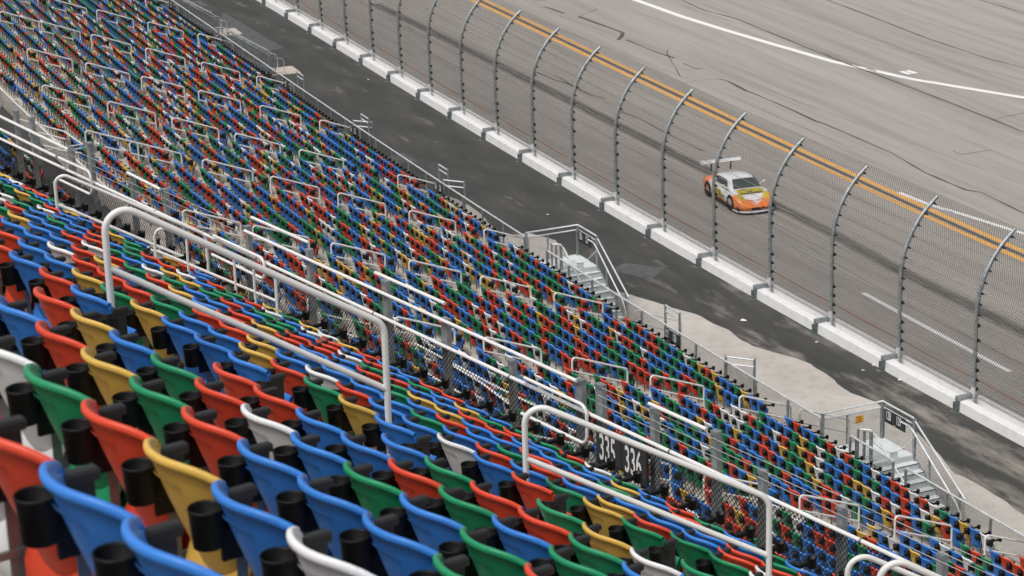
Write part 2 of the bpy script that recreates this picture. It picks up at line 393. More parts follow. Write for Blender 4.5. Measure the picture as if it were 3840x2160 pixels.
tar((2325, 418), (2400, 445), (2470, 485), (2560, 530), (2635, 566), w=.12); tar((2560, 312), (2640, 300), (2695, 295), w=.05)
tar((2640, 256), (2565, 262), w=.06); tar((2560, 238), (2625, 262), w=.1)
# apron details: grey sealed rectangles, concrete pads
def patch(name, P, mat, z):
    mb = MB(); q = [onz(u, v, z) for u, v in P]; mb.quad(*q, 0, [inv(p_[0], p_[1]) for p_ in q]); return structure(mb.build(name, mat))
MATS['seal_patch'] = simple('seal_patch', (.085, .088, .087), .85, var=.25, scale=2.5)
patch('sealed_patch', [(806, 118), (838, 45), (1060, 178), (960, 205)], 'seal_patch', .004)
patch('sealed_patch', [(1440, 592), (1510, 573), (1566, 604), (1478, 616)], 'seal_patch', .005)
patch('sealed_patch', [(2290, 1010), (2345, 985), (2494, 1005), (2440, 1050)], 'seal_patch', .006)

# ------------------------------------------------------------------ safety wall
def sweep(prof, s0, s1, ds=1.):
    n = int((s1-s0)/ds)+1; return [[W(s0+(s1-s0)*i/(n-1), d, z) for d, z in prof] for i in range(n)]
wall = thing('safety_wall', 'long white painted concrete safety wall at the track edge under the catch fence', 'wall', W(0, 0))
ib = wall.location.copy()
def rel(rows, o): return [[Vector(p)-o for p in r_] for r_ in rows]
mb = MB(); mb.grid(rel(sweep([(.62, 0), (.58, .36), (.55, .39), (.28, .40), (.25, .37), (.24, .10)], -140, 100), ib), 0, False); mb.build('stand_side_kerb', 'wall_white', wall)
mb = MB(); mb.grid(rel(sweep([(.24, .10), (-.13, .10)], -140, 100), ib), 0, False); mb.build('gutter', 'pad', wall)
mb = MB(); mb.grid(rel(sweep([(-.13, .10), (-.14, .44), (-.15, .45), (-.28, .45), (-.30, .44), (-.32, 0)], -140, 100), ib), 0, False); mb.build('track_side_parapet', 'wall_white', wall)
mb = MB()
for i in range(130):
    s = random.uniform(-40, 45); d = random.uniform(-.02, .13); r = random.uniform(.02, .05); p = W(s, d, .12)-ib
    mb.box(p, (r, 0, 0), (0, r*.8, 0), (0, 0, r*.6))
gv = mb.build('gutter_grit', 'sheet_grey', wall); gv['kind'] = 'stuff'

# ------------------------------------------------------------------ catch fence
cf = thing('catch_fence', 'tall grey catch fence with posts curving over the race track', 'fence', W(0, 0)); o0 = cf.location.copy()
H1 = 2.95; TIP_H = 5.86; TIP_O = 1.5
phi = 2*math.atan(TIP_O/(TIP_H-H1)); RR = (TIP_H-H1)/math.sin(phi)
def fcurve(h):
    """(offset towards the track, height) at arc length h above the kerb"""
    if h <= H1: return 0., h
    a = (h-H1)/RR; return RR*(1-math.cos(a)), H1+RR*math.sin(a)
LEN = H1+RR*phi
pm = MB(); pts = []
for i in range(26):
    o_, z_ = fcurve(LEN*i/25); pts.append((0, -o_, z_+.40))   # local: x along s, y = stand side, z up
pm.tube(pts, .066, 12); post_me = pm.mesh('post_tube', 'galvanized')
pm = MB()
pm.tube([(0, 0, .40), (0, 0, .78)], .085, 12); collar_me = pm.mesh('collar', 'galv_light')
pm = MB(); pm.box((0, .40, .485), (.065, 0, 0), (0, .31, 0), (0, 0, .08)); pm.box((0, .10, .42), (.15, 0, 0), (0, .13, 0), (0, 0, .012)); bracket_me = pm.mesh('bracket', 'galvanized')
pm = MB(); pm.box((0, .70, .185), (.075, 0, 0), (0, .09, 0), (0, 0, .185)); pm.box((0, .72, .008), (.16, 0, 0), (0, .15, 0), (0, 0, .008)); foot_me = pm.mesh('support_leg', 'galv_dark')
CAB = [.30, .62, .98, 1.34, 2.08, 2.62, 3.0, 3.4, 3.8, 4.2, 4.65, 5.1, 5.6, 6.1]
CAB = [c for c in CAB if c < LEN]
pm = MB()
for j, h in enumerate(CAB):
    o_, z_ = fcurve(h); r = .055 if j < 6 else .035; a = 0 if h <= H1 else (h-H1)/RR
    ty = Vector((0, -math.cos(a), -math.sin(a))); tz = Vector((0, -math.sin(a), math.cos(a))); c = Vector((0, -o_, z_+.40))+ty*.10
    pm.box(c, (.05, 0, 0), ty*(r*.9), tz*r); pm.box(c+ty*.03, (.11, 0, 0), ty*.02, tz*.022)
pm.tube([(0, -fcurve(h)[0]-.10*math.cos(0 if h <= H1 else (h-H1)/RR), fcurve(h)[1]+.40-.10*math.sin(0 if h <= H1 else (h-H1)/RR)) for h in [CAB[0]+(CAB[-1]-CAB[0])*i/24 for i in range(25)]], .008, 5)
clamp_me = pm.mesh('cable_clamp_strip', 'clamp_black')
for i in range(-8, 26):
    s = (i-8)*PS; p = W(s, 0)-o0; e = link('post', post_me, cf); e.location = p; e.rotation_euler = (0, 0, math.pi/2-hd(s)+math.pi)
    # local +y must point to the stand side
    a = hd(s); e.rotation_euler = (0, 0, 0); e.matrix_local = Matrix(((math.sin(a), math.cos(a), 0, p.x), (math.cos(a), -math.sin(a), 0, p.y), (0, 0, 1, p.z), (0, 0, 0, 1))) if False else Matrix(((-math.sin(a), math.cos(a), 0, p.x), (-math.cos(a), -math.sin(a), 0, p.y), (0, 0, 1, p.z), (0, 0, 0, 1)))
    for n_, me in (('collar', collar_me), ('bracket', bracket_me), ('support_leg', foot_me), ('cable_clamp_strip', clamp_me)): link(n_, me, e)
def fence_pt(s, h, off=.10):
    o_, z_ = fcurve(h); a = 0 if h <= H1 else (h-H1)/RR
    return W(s, -(o_+off*math.cos(a)), z_+.40-off*math.sin(a))-o0
SM = [-74+ (i*2.) for i in range(78)]
hh = [-.1+.05]+[LEN*i/24 for i in range(1, 25)]+[LEN+.18]
mb = MB(); mb.grid([[fence_pt(s, h, .125) for h in hh] for s in SM], 0, True, [[(s, h) for h in hh] for s in SM]); mb.build('wire_mesh', 'mesh_catch', cf)
for j, h in enumerate(CAB):
    mb = MB(); pts = []
    for i in range(-8, 25):
        for k in range(4):
            s = (i-8)*PS+PS*k/4; p = fence_pt(s, h, .16); p.z -= .035*math.sin(math.pi*k/4)*(1 if j < 5 else .6); pts.append(p)
    mb.tube(pts, 0.016 if j in (0, 1, 4) else .010, 5, cap=False); mb.build('cable', 'cable_rust' if j == 1 else 'cable_steel', cf)

# ------------------------------------------------------------------ terraces
DF = 9.32; PR, PQ = .95, .37; TZ = 1.61; NL = 19
def lz(k): return TZ+PQ*k
mb = MB(); prof = [(8.62, 0), (8.60, TZ-.06), (8.60, TZ), (DF+.28, TZ)]
for k in range(1, NL+1): prof += [(DF+.28+PR*(k-1), lz(k)), (DF+.28+PR*k, lz(k))]
mb.grid(sweep(prof, -80, 75, 2.), 0, False); structure(mb.build('lower_terrace', 'terrace'))
# concourse behind the lower block and the block under the upper deck
MD0 = DF+.28+PR*NL; MZ = lz(NL)
mb = MB(); prof = [(MD0, MZ), (MD0, MZ+.5), (MD0+1.6, MZ+.5)]
for k in range(1, 8): prof += [(MD0+1.6+.9*(k-1), MZ+.5+.5*k), (MD0+1.6+.9*k, MZ+.5+.5*k)]
prof += [(MD0+8.0, MZ+8)]
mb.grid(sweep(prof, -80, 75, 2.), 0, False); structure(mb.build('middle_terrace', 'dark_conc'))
N0 = 14.71-.07; UP, UQ = .948, .601; UZ = 31-(.93+.634*14.71)-.79; NU = 17
def uz(k): return UZ+UQ*k
mb = MB(); T0, T1 = -14., 62.
prof = [(15.46, UZ-.9), (15.46, UZ), (N0-.30, UZ)]
for k in range(1, NU+1): prof += [(N0-.30-UP*(k-1), uz(k)), (N0-.30-UP*k, uz(k))]
mb.grid([[U(n, t, z) for n, z in prof] for t in [T0+(T1-T0)*i/38 for i in range(39)]], 0, False); structure(mb.build('upper_terrace', 'terrace'))
mb = MB(); pr2 = [(15.46, UZ-.9), (10.0, UZ+1.4), (-1.5, UZ+9.0)]
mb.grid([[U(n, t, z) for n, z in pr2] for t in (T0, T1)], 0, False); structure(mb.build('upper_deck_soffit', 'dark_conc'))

# aisles of the lower block: s as a function of the row
AIS = [(-66, .2), (-55, .2), (-44.5, .2), (-34.2, .15), (-22.9, .29), (-11.4, .13), (-1.4, .12), (9.35, .02), (18.0, 0), (28.1, .05), (39.0, -.05), (50.9, -.1), (62, 0)]
def ais(i, k): return AIS[i][0]+AIS[i][1]*k
mb = MB(); ms = MB()
for i in range(1, len(AIS)):
    for k in range(1, NL+1):
        s = ais(i, k); d = DF+.28+PR*(k-1)
        for j, (dd, hz) in enumerate(((.30, PQ/2),)):
            c = W(s, d-dd/2, lz(k-1)+hz/2-.003); a = hd(s); tx = Vector((math.sin(a), math.cos(a), 0)); nx = Vector((math.cos(a), -math.sin(a), 0))
            mb.box(c, tx*.50, nx*(dd/2), Vector((0, 0, hz/2)))
            ms.box(W(s, d-dd+.02, lz(k-1)+hz+.002), tx*.49, nx*.02, Vector((0, 0, .003)))
structure(mb.build('lower_aisle_steps', 'terrace')); 
UA = [12.35, 28.3, 44.3, -3.0]   # upper aisles (centre t at n = 7.6), skewed
def uais(i, n): return UA[i]-.3*(n-7.6)*(1 if i < 1 else .35)
mu = MB()
for i in range(4):
    for k in range(1, 15):
        n = N0-.30-UP*(k-1)
        for q in (1, 2):
            h = UQ*q/3; c = U(n+.13+.26*(2-q), uais(i, n), uz(k-1)+h/2-.003)
            mu.box(c, U(.13, 0), U(0, .48), Vector((0, 0, h/2)))
structure(mu.build('upper_aisle_steps', 'terrace'))

# ------------------------------------------------------------------ seats
# local frame: x along the row (towards the near end), y towards the track, z up, origin on the tread under the back
HW = .232
def ztop(a): return .782+.050*(1-abs(a)**4)
BP = [.172, .28, .37]   # recline, taper, height of the lower edge
def back_pt(a, b, off=0.):
    """a -1..1 across, b 0 (bottom) .. 1 (top)"""
    wing = .112*abs(a)**2.2*(.72+.28*b); y = BP[0]-.007-BP[0]*b-.008*math.sin(b*math.pi)+wing+off
    hwid = HW*(1-BP[1]+BP[1]*min(1, b*1.2)**.9); z = BP[2]+(ztop(a)-BP[2])*b
    return Vector((a*hwid, y, z))
def back_mesh(col, hi=True):
    mb = MB(); A = [-1+2*i/(14 if hi else 6) for i in range(15 if hi else 7)]; B = [0, .12, .3, .55, .8, .90] if hi else [0, .45, .88]
    fr = [[back_pt(a, b, .014) for a in A] for b in B]; bk = [[back_pt(a, b, 0) for a in A] for b in B]
    rim = []
    prof = ((-.030, -.001), (-.027, -.006), (-.014, -.008), (-.004, -.006), (.0, -.001), (.0, .011), (-.006, .018), (-.020, .019), (-.036, .016)) if hi else ((-.032, -.012), (0, -.010), (0, .020), (-.040, .022))
    for (dz, oy) in prof: rim.append([Vector((back_pt(a, 1).x, back_pt(a, 1).y+oy, ztop(a)+dz)) for a in A])
    rows = bk+rim+(fr[::-1] if hi else []); mb.grid(rows, 0, True)
    if hi:
        # turned-back side flanges
        for sg in (-1, 1):
            mb.grid([[back_pt(sg, b, oy)+Vector((sg*ox, 0, 0)) for (ox, oy) in ((-.014, -.001), (-.008, -.013), (0, -.014), (.003, .0), (0, .018))] for b in (.0, .15, .3, .5, .7, .85, .95)], 0, True)
        # handle slot as a raised strip, recess shade painted in its colour, and a faint rib
        pts = [back_pt(-.36+.72*i/8, .80)+Vector((0, -.0075, -.004*abs(i-4)/4)) for i in range(9)]
        for q, (p, r_) in enumerate(zip(pts[:-1], pts[1:])): mb.quad(p+Vector((0, 0, -.006)), r_+Vector((0, 0, -.006)), r_+Vector((0, -.001, .005)), p+Vector((0, -.001, .005)), 1)
    return mb
def pan_mesh(hi=True):
    mb = MB(); A = [-1, -.9, -.5, 0, .5, .9, 1] if hi else [-1, 0, 1]; rows = []
    prof = [(.20, .17), (.165, .22), (.165, .32), (.20, .42), (.25, .50), (.275, .545), (.287, .55), (.295, .535), (.27, .46), (.23, .37), (.215, .24), (.20, .17)] if hi else [(.20, .17), (.165, .27), (.28, .55), (.295, .535), (.22, .22)]
    for y, z in prof: rows.append([Vector((a*.205*(1-.06*max(0, (z-.45))/.16*(abs(a) > .8)), y+.012*a*a, z-(.035*abs(a)**5 if z > .57 else 0))) for a in A])
    mb.grid(rows, 0, True); return mb
def cup_mesh(hi=True):
    mb = MB(); n = 16 if hi else 4; o = Vector((HW-.004, .050 if hi else .040, 0)); rows = []
    for (r, z) in (((.001, .568), (.050, .565), (.059, .690), (.062, .694), (.0615, .703), (.059, .704), (.055, .697), (.047, .585), (.001, .582)) if hi else ((.001, .560), (.070, .560), (.078, .712), (.001, .708))):
        rows.append([o+Vector((r*math.cos(2*math.pi*(i+(0 if hi else .5))/n), r*math.sin(2*math.pi*(i+(0 if hi else .5))/n), z)) for i in range(n+1)])
    mb.grid(rows, 0, hi); mb.box(o+Vector((0, .075, .640)), (.020, 0, 0), (0, .028, 0), (0, 0, .030)); return mb
def arm_mesh(hi=True):
    mb = MB(); x = HW+.002
    if hi: mb.grid([[Vector((x+sx_*w_, y, .722+sz_*h_)) for sx_, sz_ in ((-1, -.8), (-1, .5), (-.7, .95), (.7, .95), (1, .5), (1, -.8), (-1, -.8))] for y, w_, h_ in ((.115, .018, .017), (.12, .022, .020), (.222, .022, .020), (.230, .019, .015), (.233, .002, .002))], 0, False); mb.box((x, .155, .605), (.009, 0, 0), (0, .060, 0), (0, 0, .105))
    else: mb.box((x, .17, .715), (.02, 0, 0), (0, .065, 0), (0, 0, .016)); mb.box((x, .150, .605), (.012, 0, 0), (0, .060, 0), (0, 0, .105))
    return mb
def leg_mesh(hi=True):
    mb = MB(); x = HW+.002
    mb.box((x, .165, .31), (.005, 0, 0), (0, .018, 0), (0, 0, .31))
    if hi:
        mb.box((x, .10, .33), (.008, 0, 0), (0, .13, 0), (0, 0, .012)); mb.box((x, .12, .012), (.035, 0, 0), (0, .10, 0), (0, 0, .006))
    return mb
def front_cup_mesh():
    mb = MB(); o = Vector((HW+.002, .46, 0)); rows = []; n = 12
    for (r, z) in ((.001, .60), (.044, .60), (.052, .71), (.055, .715), (.048, .712), (.042, .615), (.001, .615)):
        rows.append([o+Vector((r*math.cos(2*math.pi*i/n), r*math.sin(2*math.pi*i/n), z)) for i in range(n+1)])
    mb.grid(rows, 0, True); mb.box((HW+.002, .33, .665), (.022, 0, 0), (0, .09, 0), (0, 0, .022)); return mb
COLS = ['blue', 'red', 'green', 'yellow', 'white']; CW = [.35, .235, .235, .085, .095]
def rcol(): return random.choices(range(5), CW)[0]

# the two example rows of colours read off the real stand, keyed by upper row; anchor = t of one seat joint
def joint_t(u, v):
    d = ray(u, v); nv = np.array([math.cos(T35), math.sin(T35), 0]); k = (-.93)/(d[2]+.634*(d@nv)); P = C0+d*k
    return float(P@np.array([-math.sin(T35), math.cos(T35), 0]))
SEQ = {13: ((124, 1723), 2, 'WRBBWGBR'), 12: ((343, 1515), 4, 'BRWGRYBWBRG'), 11: ((671, 1524), 4, 'BRYGRBBBGBWRB'), 10: ((904, 1519), 6, 'GRYBGRWBGBGRBWG'),
       9: ((1622, 1818), 8, 'WGRRBBRGBGBRYB'), 8: ((1720, 1788), 4, 'BRBBGRRGBWRGB'), 7: ((1653, 1691), 2, 'BYRRGYWBGRWB'), 6: ((1500, 1557), 3, 'WRBBWBRWRBG')}
SEQ[8] = ((1553, 1701), 2, 'RBGRRGBWRGB'); SEQ[9] = ((1622, 1818), 7, 'WGRRBBRGBGBRYB')
LT = {'B': 0, 'R': 1, 'G': 2, 'Y': 3, 'W': 4}
WS = .47
seats = []   # (world origin, x dir, y dir, colour, row kind, row, order)
for k in range(0, 15):
    n = N0-UP*k; nj = n+.07
    if k in SEQ:
        (u, v), j, cs = SEQ[k]; ta = joint_t(u, v)
    else: ta, j, cs = random.uniform(0, WS), 0, ''
    for m_ in range(-100, 100):
        tc = ta-(m_-j+.5)*WS
        if not (T0+1 < tc < T1-1): continue
        if any(abs(tc-uais(i, n)) < .72 for i in range(4)): continue
        col = LT[cs[m_]] if 0 <= m_ < len(cs) else rcol()
        o = U(n, tc, uz(k)); seats.append([o, U(0, -1), U(1, 0), col, 'U', k, tc])
ve = []
for t in np.linspace(5, 60, 60): ve.append(proj(np.array(U(15.5, t, UZ-.2)))[0])
ve = np.array(ve)[::-1]
for k in range(0, NL):
    d = DF+PR*k
    for i in range(len(AIS)-1):
        a, b = ais(i, k)+.62, ais(i+1, k)-.62; L_ = b-a; n = int(L_/WS); wp = L_/n
        for q in range(n):
            s = a+(q+.5)*wp; seats.append([W(s, d, lz(k)), (W(s+.5, d)-W(s-.5, d)).normalized(), (W(s, d-1)-W(s, d)).normalized(), rcol(), 'L', k, s])
for k in range(1, 8):
    for i in range(len(AIS)-1):
        a, b = AIS[i][0]+.9, AIS[i+1][0]-.9; n = int((b-a)/WS)
        for q in range(n):
            s = a+(q+.5)*WS; d = MD0+1.9+.9*(k-1)
            seats.append([W(s, d, MZ+.5+.5*k), (W(s+.5, d)-W(s-.5, d)).normalized(), (W(s, d-1)-W(s, d)).normalized(), rcol(), 'M', k, s])
P = proj(np.array([tuple(s[0]+Vector((0, 0, .7))) for s in seats]))
keep = []
for s, (u, v, dp) in zip(seats, P):
    if dp < .8 or u < -260-600/dp or u > 4100+600/dp or v < -120 or v > 2160+1800/dp: continue
    if s[4] != 'U':
        if v > np.interp(u, ve[:, 0], ve[:, 1])+90: continue
        if s[4] == 'M' and u > 1500: continue
    vis = (-20-2600/dp < u < 3860+1200/dp and -10 < v < 2160+3600/dp)
    s.append(dp if vis else 900+dp); keep.append(s)
seats = keep
order = sorted(range(len(seats)), key=lambda i: seats[i][7]); hi_ids = set(order[:300]); print('seats', len(seats))
# individuals
BK = [None]*5; PN = [None]*5
for c in range(5):
    BK[c] = back_mesh(c).mesh('backrest', ['plastic_'+COLS[c], 'slot_'+COLS[c]]); PN[c] = pan_mesh().mesh('seat', ['plastic_'+COLS[c]])
CUP, ARM, LEG = cup_mesh().mesh('cup_holder', 'plastic_black'), arm_mesh().mesh('armrest', 'armrest_black'), leg_mesh().mesh('leg', 'seat_steel'); FC = front_cup_mesh().mesh('front_cup_holder', 'plastic_black')
ORD = ['front', 'second', 'third', 'fourth', 'fifth', 'sixth', 'seventh', 'eighth', 'ninth', 'tenth', 'eleventh', 'twelfth', 'thirteenth', 'fourteenth', 'fifteenth']
ONES = ['', 'first', 'second', 'third', 'fourth', 'fifth', 'sixth', 'seventh', 'eighth', 'ninth', 'tenth', 'eleventh', 'twelfth', 'thirteenth', 'fourteenth', 'fifteenth', 'sixteenth', 'seventeenth', 'eighteenth', 'nineteenth', 'twentieth']
def ordn(n):
    if n <= 20: return ONES[n]
    return {2: 'twenty-', 3: 'thirty-', 4: 'forty-'}[n//10]+ONES[n % 10] if n % 10 else {3: 'thirtieth', 4: 'fortieth'}[n//10]
def ordn_old(n):
    return f"{n}{'th' if 10 < n % 100 < 14 else {1: 'st', 2: 'nd', 3: 'rd'}.get(n % 10, 'th')}"
rows_ = {}
for i in hi_ids: rows_.setdefault((seats[i][4], seats[i][5]), []).append(i)
for (kind, k), ids in rows_.items():
    # the aisle at t ~ 12 splits each upper row; count each side from that aisle
    for side in (1, -1):
        n_here = N0-UP*k; lst = sorted([i for i in ids if (seats[i][6] > uais(0, n_here)) == (side == 1)], key=lambda i: side*seats[i][6])
        for r_, i in enumerate(lst):
            o, xd, yd, c, kd, kk, t, _ = seats[i]
            cnt = r_+1
            if side == 1 and k >= 11:   # aisle out of frame: count from the left edge of the photo
                pass
            where = f"{ordn(cnt)} {'left' if side == 1 else 'right'} of the handrail aisle" if k < 11 else f"{ordn(len(lst)-r_)} from the left"
            rowt = 'row nearest the upper fence' if k == 0 else (f"{ordn(k+1)} row behind the upper fence" if k < 12 else ("nearest complete row to the camera" if k == 13 else ("second row from the camera" if k == 12 else "cropped row at the bottom edge")))
            root = thing('stadium_seat', f"{COLS[c]} plastic seat, {where}, {rowt}", 'seat', o, 0, 'coloured folding seats of the upper stand')
            root.matrix_world = Matrix(((xd.x, yd.x, 0, o.x), (xd.y, yd.y, 0, o.y), (0, 0, 1, o.z), (0, 0, 0, 1)))
            link('backrest', BK[c], root); link('seat', PN[c], root); link('cup_holder', CUP, root); link('armrest', ARM, root); link('leg', LEG, root)
            if k == 0: link('front_cup_holder', FC, root)
# everything beyond the 300 that show largest: one object
def arrs(mb):
    v = np.array(mb.v); f = []; m = list(mb.m)
    for q in mb.f: f.append(list(q))
    return v, f, m
BP[:] = [.115, .16, .30]
parts = []
VV, FF, MM = [], [], []
for mb, mi in ((back_mesh(0, False), -1), (pan_mesh(False), -1), (cup_mesh(False), 5), (arm_mesh(False), 6), (leg_mesh(False), 7)):
    v, f, m = arrs(mb); base = sum(len(x) for x in VV); VV.append(v); FF += [([i+base for i in q], mi) for q in f]
TV = np.concatenate(VV); fr_v, fr_f, _ = arrs(front_cup_mesh()); 
rest = [s for i, s in enumerate(seats) if i not in hi_ids]
allv, loops, lens, mats_ = [], [], [], []; base = 0
tl = np.array([i for q, _ in FF for i in q]); tn = np.array([len(q) for q, _ in FF]); tm = np.array([mi for _, mi in FF])
fl = np.array([i for q in fr_f for i in q]); fn_ = np.array([len(q) for q in fr_f])
for s in rest:
    o, xd, yd, c = s[0], s[1], s[2], s[3]; M = np.array([[xd.x, xd.y, 0], [yd.x, yd.y, 0], [0, 0, 1]])
    jit = random.uniform(-.012, .012); v = TV.copy(); v[:, 1] += jit; v[:, 2] += random.uniform(-.006, .006)
    allv.append(v@M+np.array(o)); loops.append(tl+base); lens.append(tn); mats_.append(np.where(tm < 0, c, tm)); base += len(TV)
    if s[5] == 0 and s[4] != 'M':
        allv.append(fr_v@M+np.array(o)); loops.append(fl+base); lens.append(fn_); mats_.append(np.full(len(fn_), 5)); base += len(fr_v)
allv = np.concatenate(allv); loops = np.concatenate(loops); lens = np.concatenate(lens); mats_ = np.concatenate(mats_)
me = bpy.data.meshes.new('stadium_seat_mass'); me.vertices.add(len(allv)); me.vertices.foreach_set('co', allv.ravel()); me.loops.add(len(loops)); me.loops.foreach_set('vertex_index', loops.astype(np.int32))
me.polygons.add(len(lens)); st_ = np.concatenate([[0], np.cumsum(lens)[:-1]]); me.polygons.foreach_set('loop_start', st_.astype(np.int32)); me.polygons.foreach_set('material_index', mats_.astype(np.int32))
for c in COLS: me.materials.append(MATS['plastic_'+c])
for c in ('plastic_black', 'armrest_black', 'seat_steel'): me.materials.append(MATS[c])
me.update(calc_edges=True); me.validate()
o = link('stadium_seats', me); o['kind'] = 'stuff'; tag(o, 'multicoloured plastic seats filling the lower stand in long curved rows', 'seats')

# ------------------------------------------------------------------ aisle handrails of the lower block
RAIL_D = 1.92; RAIL_H = .97
def rail_mesh(length, drop, h0, gap, r, part):
    """local: y towards the track (downhill), origin at the uphill foot"""
    mb = MB(); A = Vector((0, 0, 0)); B = Vector((0, length, -drop)); At = Vector((0, 0, h0)); Bt = Vector((0, length, h0-drop))
    if part == 'top':
        pts = [A]+arc(A, At, Bt, .10)+arc(At, Bt, B, .12)+[B]; mb.tube(pts, r, 10)
    else: mb.tube([Vector((0, 0, h0-gap)), Vector((0, length, h0-drop-gap))], r*.9, 8)
    return mb
TOP = rail_mesh(RAIL_D, RAIL_D*PQ/PR, RAIL_H, .46, .031, 'top').mesh('hoop', 'rail_white'); MID = rail_mesh(RAIL_D, RAIL_D*PQ/PR, RAIL_H, .46, .031, 'mid').mesh('mid_rail', 'rail_white')
KS = {3: [1.3, 4.4], 4: [1.3, 4.4, 7.45, 10.2, 13.0], 5: [1.4, 4.45, 7.45, 10.3, 12.95, 14.9], 6: [1.4, 4.5, 7.6, 10.4, 13.05, 15.75], 7: [1.5, 6.1, 9.0, 11.75, 14.5, 17.2], 8: [1.15, 4.45, 7.5, 10.3, 13.05, 15.9, 17.6],
      9: [-.45, 3.0, 6.05, 8.9, 11.9, 14.8, 17.3], 10: [-.7, 1.6, 4.9, 7.7, 10.75, 13.7, 16.5], 11: [.9, 3.9, 6.95, 9.9, 12.8, 15.6], 2: [1.3, 4.4]}
root0 = None
AN = {2: 'farthest aisle', 3: 'far top left aisle', 4: 'second aisle from the top left', 5: 'third aisle from the top left', 6: 'fourth aisle from the top left', 7: 'fifth aisle from the top left', 8: 'aisle ending at the farther exit stair', 9: 'aisle ending midway between the exit stairs', 10: 'aisle ending at the nearer exit stair', 11: 'aisle at the bottom right'}
for i, ks in KS.items():
    for q, k in enumerate(ks):
        s = ais(i, k)-.12; d = DF+PR*k-.45; z = lz(0)+PQ*(d-DF+.1)/PR
        wc = proj(np.array(W(s, d, z+.9)))[0]
        if wc[1] > np.interp(wc[0], ve[:, 0], ve[:, 1])+60 or wc[0] > 4000 or wc[0] < -250: continue
        p = W(s, d, z); a = hd(s)
        lab = f"white handrail hoop, {ORD[q] if q else 'lowest'} one up in the {AN[i]}"
        if root0 is None:
            root0 = thing('aisle_handrail', lab, 'handrail', p, 0, 'white handrails in the lower aisles'); link('hoop', TOP, root0); link('mid_rail', MID, root0); r_ = root0
        else: r_ = copy_tree(root0); r_['label'] = lab
        r_.matrix_world = Matrix(((-math.sin(a), -math.cos(a), 0, p.x), (-math.cos(a), math.sin(a), 0, p.y), (0, 0, 1, p.z), (0, 0, 0, 1)))

# ------------------------------------------------------------------ lower front fence
FZ = 2.65; FD = 8.68
ff = thing('front_fence', 'low chain link fence with white top rail along the foot of the lower stand', 'fence', W(0, FD)); fo = ff.location.copy()
def frange(a, b, st): n = max(1, int(round((b-a)/st))); return [a+(b-a)*i/n for i in range(n+1)]
SEG = [(-74, -35.7), (-34.4, -24.3), (-23.0, 19.0), (21.1, 41.0), (42.6, 44.9), (45.55, 70)]
for a, b in SEG:
    ss = frange(a, b, 1.); mb = MB(); mb.tube([W(s, FD, FZ)-fo for s in ss], .034, 8); mb.build('top_rail', 'galv_light', ff)
    mb = MB(); mb.grid([[W(s, FD-.01, z)-fo for z in (TZ-.02, FZ-.02)] for s in ss], 0, False, [[(s, z) for z in (0, FZ-TZ)] for s in ss]); mb.build('wire_mesh', 'mesh_galv', ff)
    for s in frange(a, b, 2.05):
        mb = MB(); aa = hd(s); mb.box(W(s, FD+.035, TZ+.5)-fo, Vector((math.sin(aa), math.cos(aa), 0))*.035, Vector((math.cos(aa), -math.sin(aa), 0))*.03, Vector((0, 0, .51))); mb.build('post', 'galvanized', ff)
mb = MB(); mb.grid(rel(sweep([(8.60, TZ+.002), (8.60, TZ+.10), (8.75, TZ+.10), (8.75, TZ+.002)], -74, 70, 2.), fo), 0, False); mb.build('base_kerb', 'terrace', ff)

def section_sign(name, label, P, txts, hgt, slats=True, digits=.7, logo=False, sx=.5):
    """P = top left, top right (world); the board hangs straight down by hgt"""
    A, B = Vector(P[0]), Vector(P[1]); t = thing(name, label, 'sign', A, 0); right = (B-A); Lh = right.length; rn = right.normalized(); up = Vector((0, 0, 1)); nr = rn.cross(up).normalized()
    mb = MB(); mb.box(right/2-up*hgt/2, right/2, up*hgt/2, nr*.012); mb.build('board', 'sign_black', t)
    if slats:
        ms = MB(); n = 16
        for i in range(n):
            z = -hgt*.06-hgt*.78*i/n; ms.box(right/2+up*z+nr*.014, right*.485, up*hgt*.012, nr*.004)
        ms.build('slats', 'sign_slat', t)
    mb = MB(); mb.box(rn*Lh*.5+nr*.016-up*hgt*.5, rn*Lh*.012, up*hgt*.47, nr*.004); mb.build('divider', 'sign_black', t)
    dh = hgt*digits*.93
    for i, tx in enumerate(txts):
        o_ = rn*(Lh*(.06 if i == 0 else .57))-up*(hgt*.06+dh)+nr*.02; text('number', tx, dh, o_, rn, up, 'ink_white', t, sx)
    if logo:
        for i, (c, dx, dz) in enumerate((('ink_yellow', -.03, 0), ('ink_green', -.012, .012), ('ink_red', .006, .014), ('ink_yellow', .024, .006), ('ink_green', .036, -.008))):
            mb = MB(); cpt = rn*(Lh*.5+dx)-up*(hgt*.92-dz)+nr*.02; mb.tube([cpt, cpt+nr*.004], .014, 10); mb.build('emblem', c, t)
        mb = MB(); mb.box(rn*(Lh*.5+.005)-up*(hgt*.95)+nr*.02, rn*.03, up*.008, nr*.003); mb.build('emblem_base', 'sheet_grey', t)
    return t

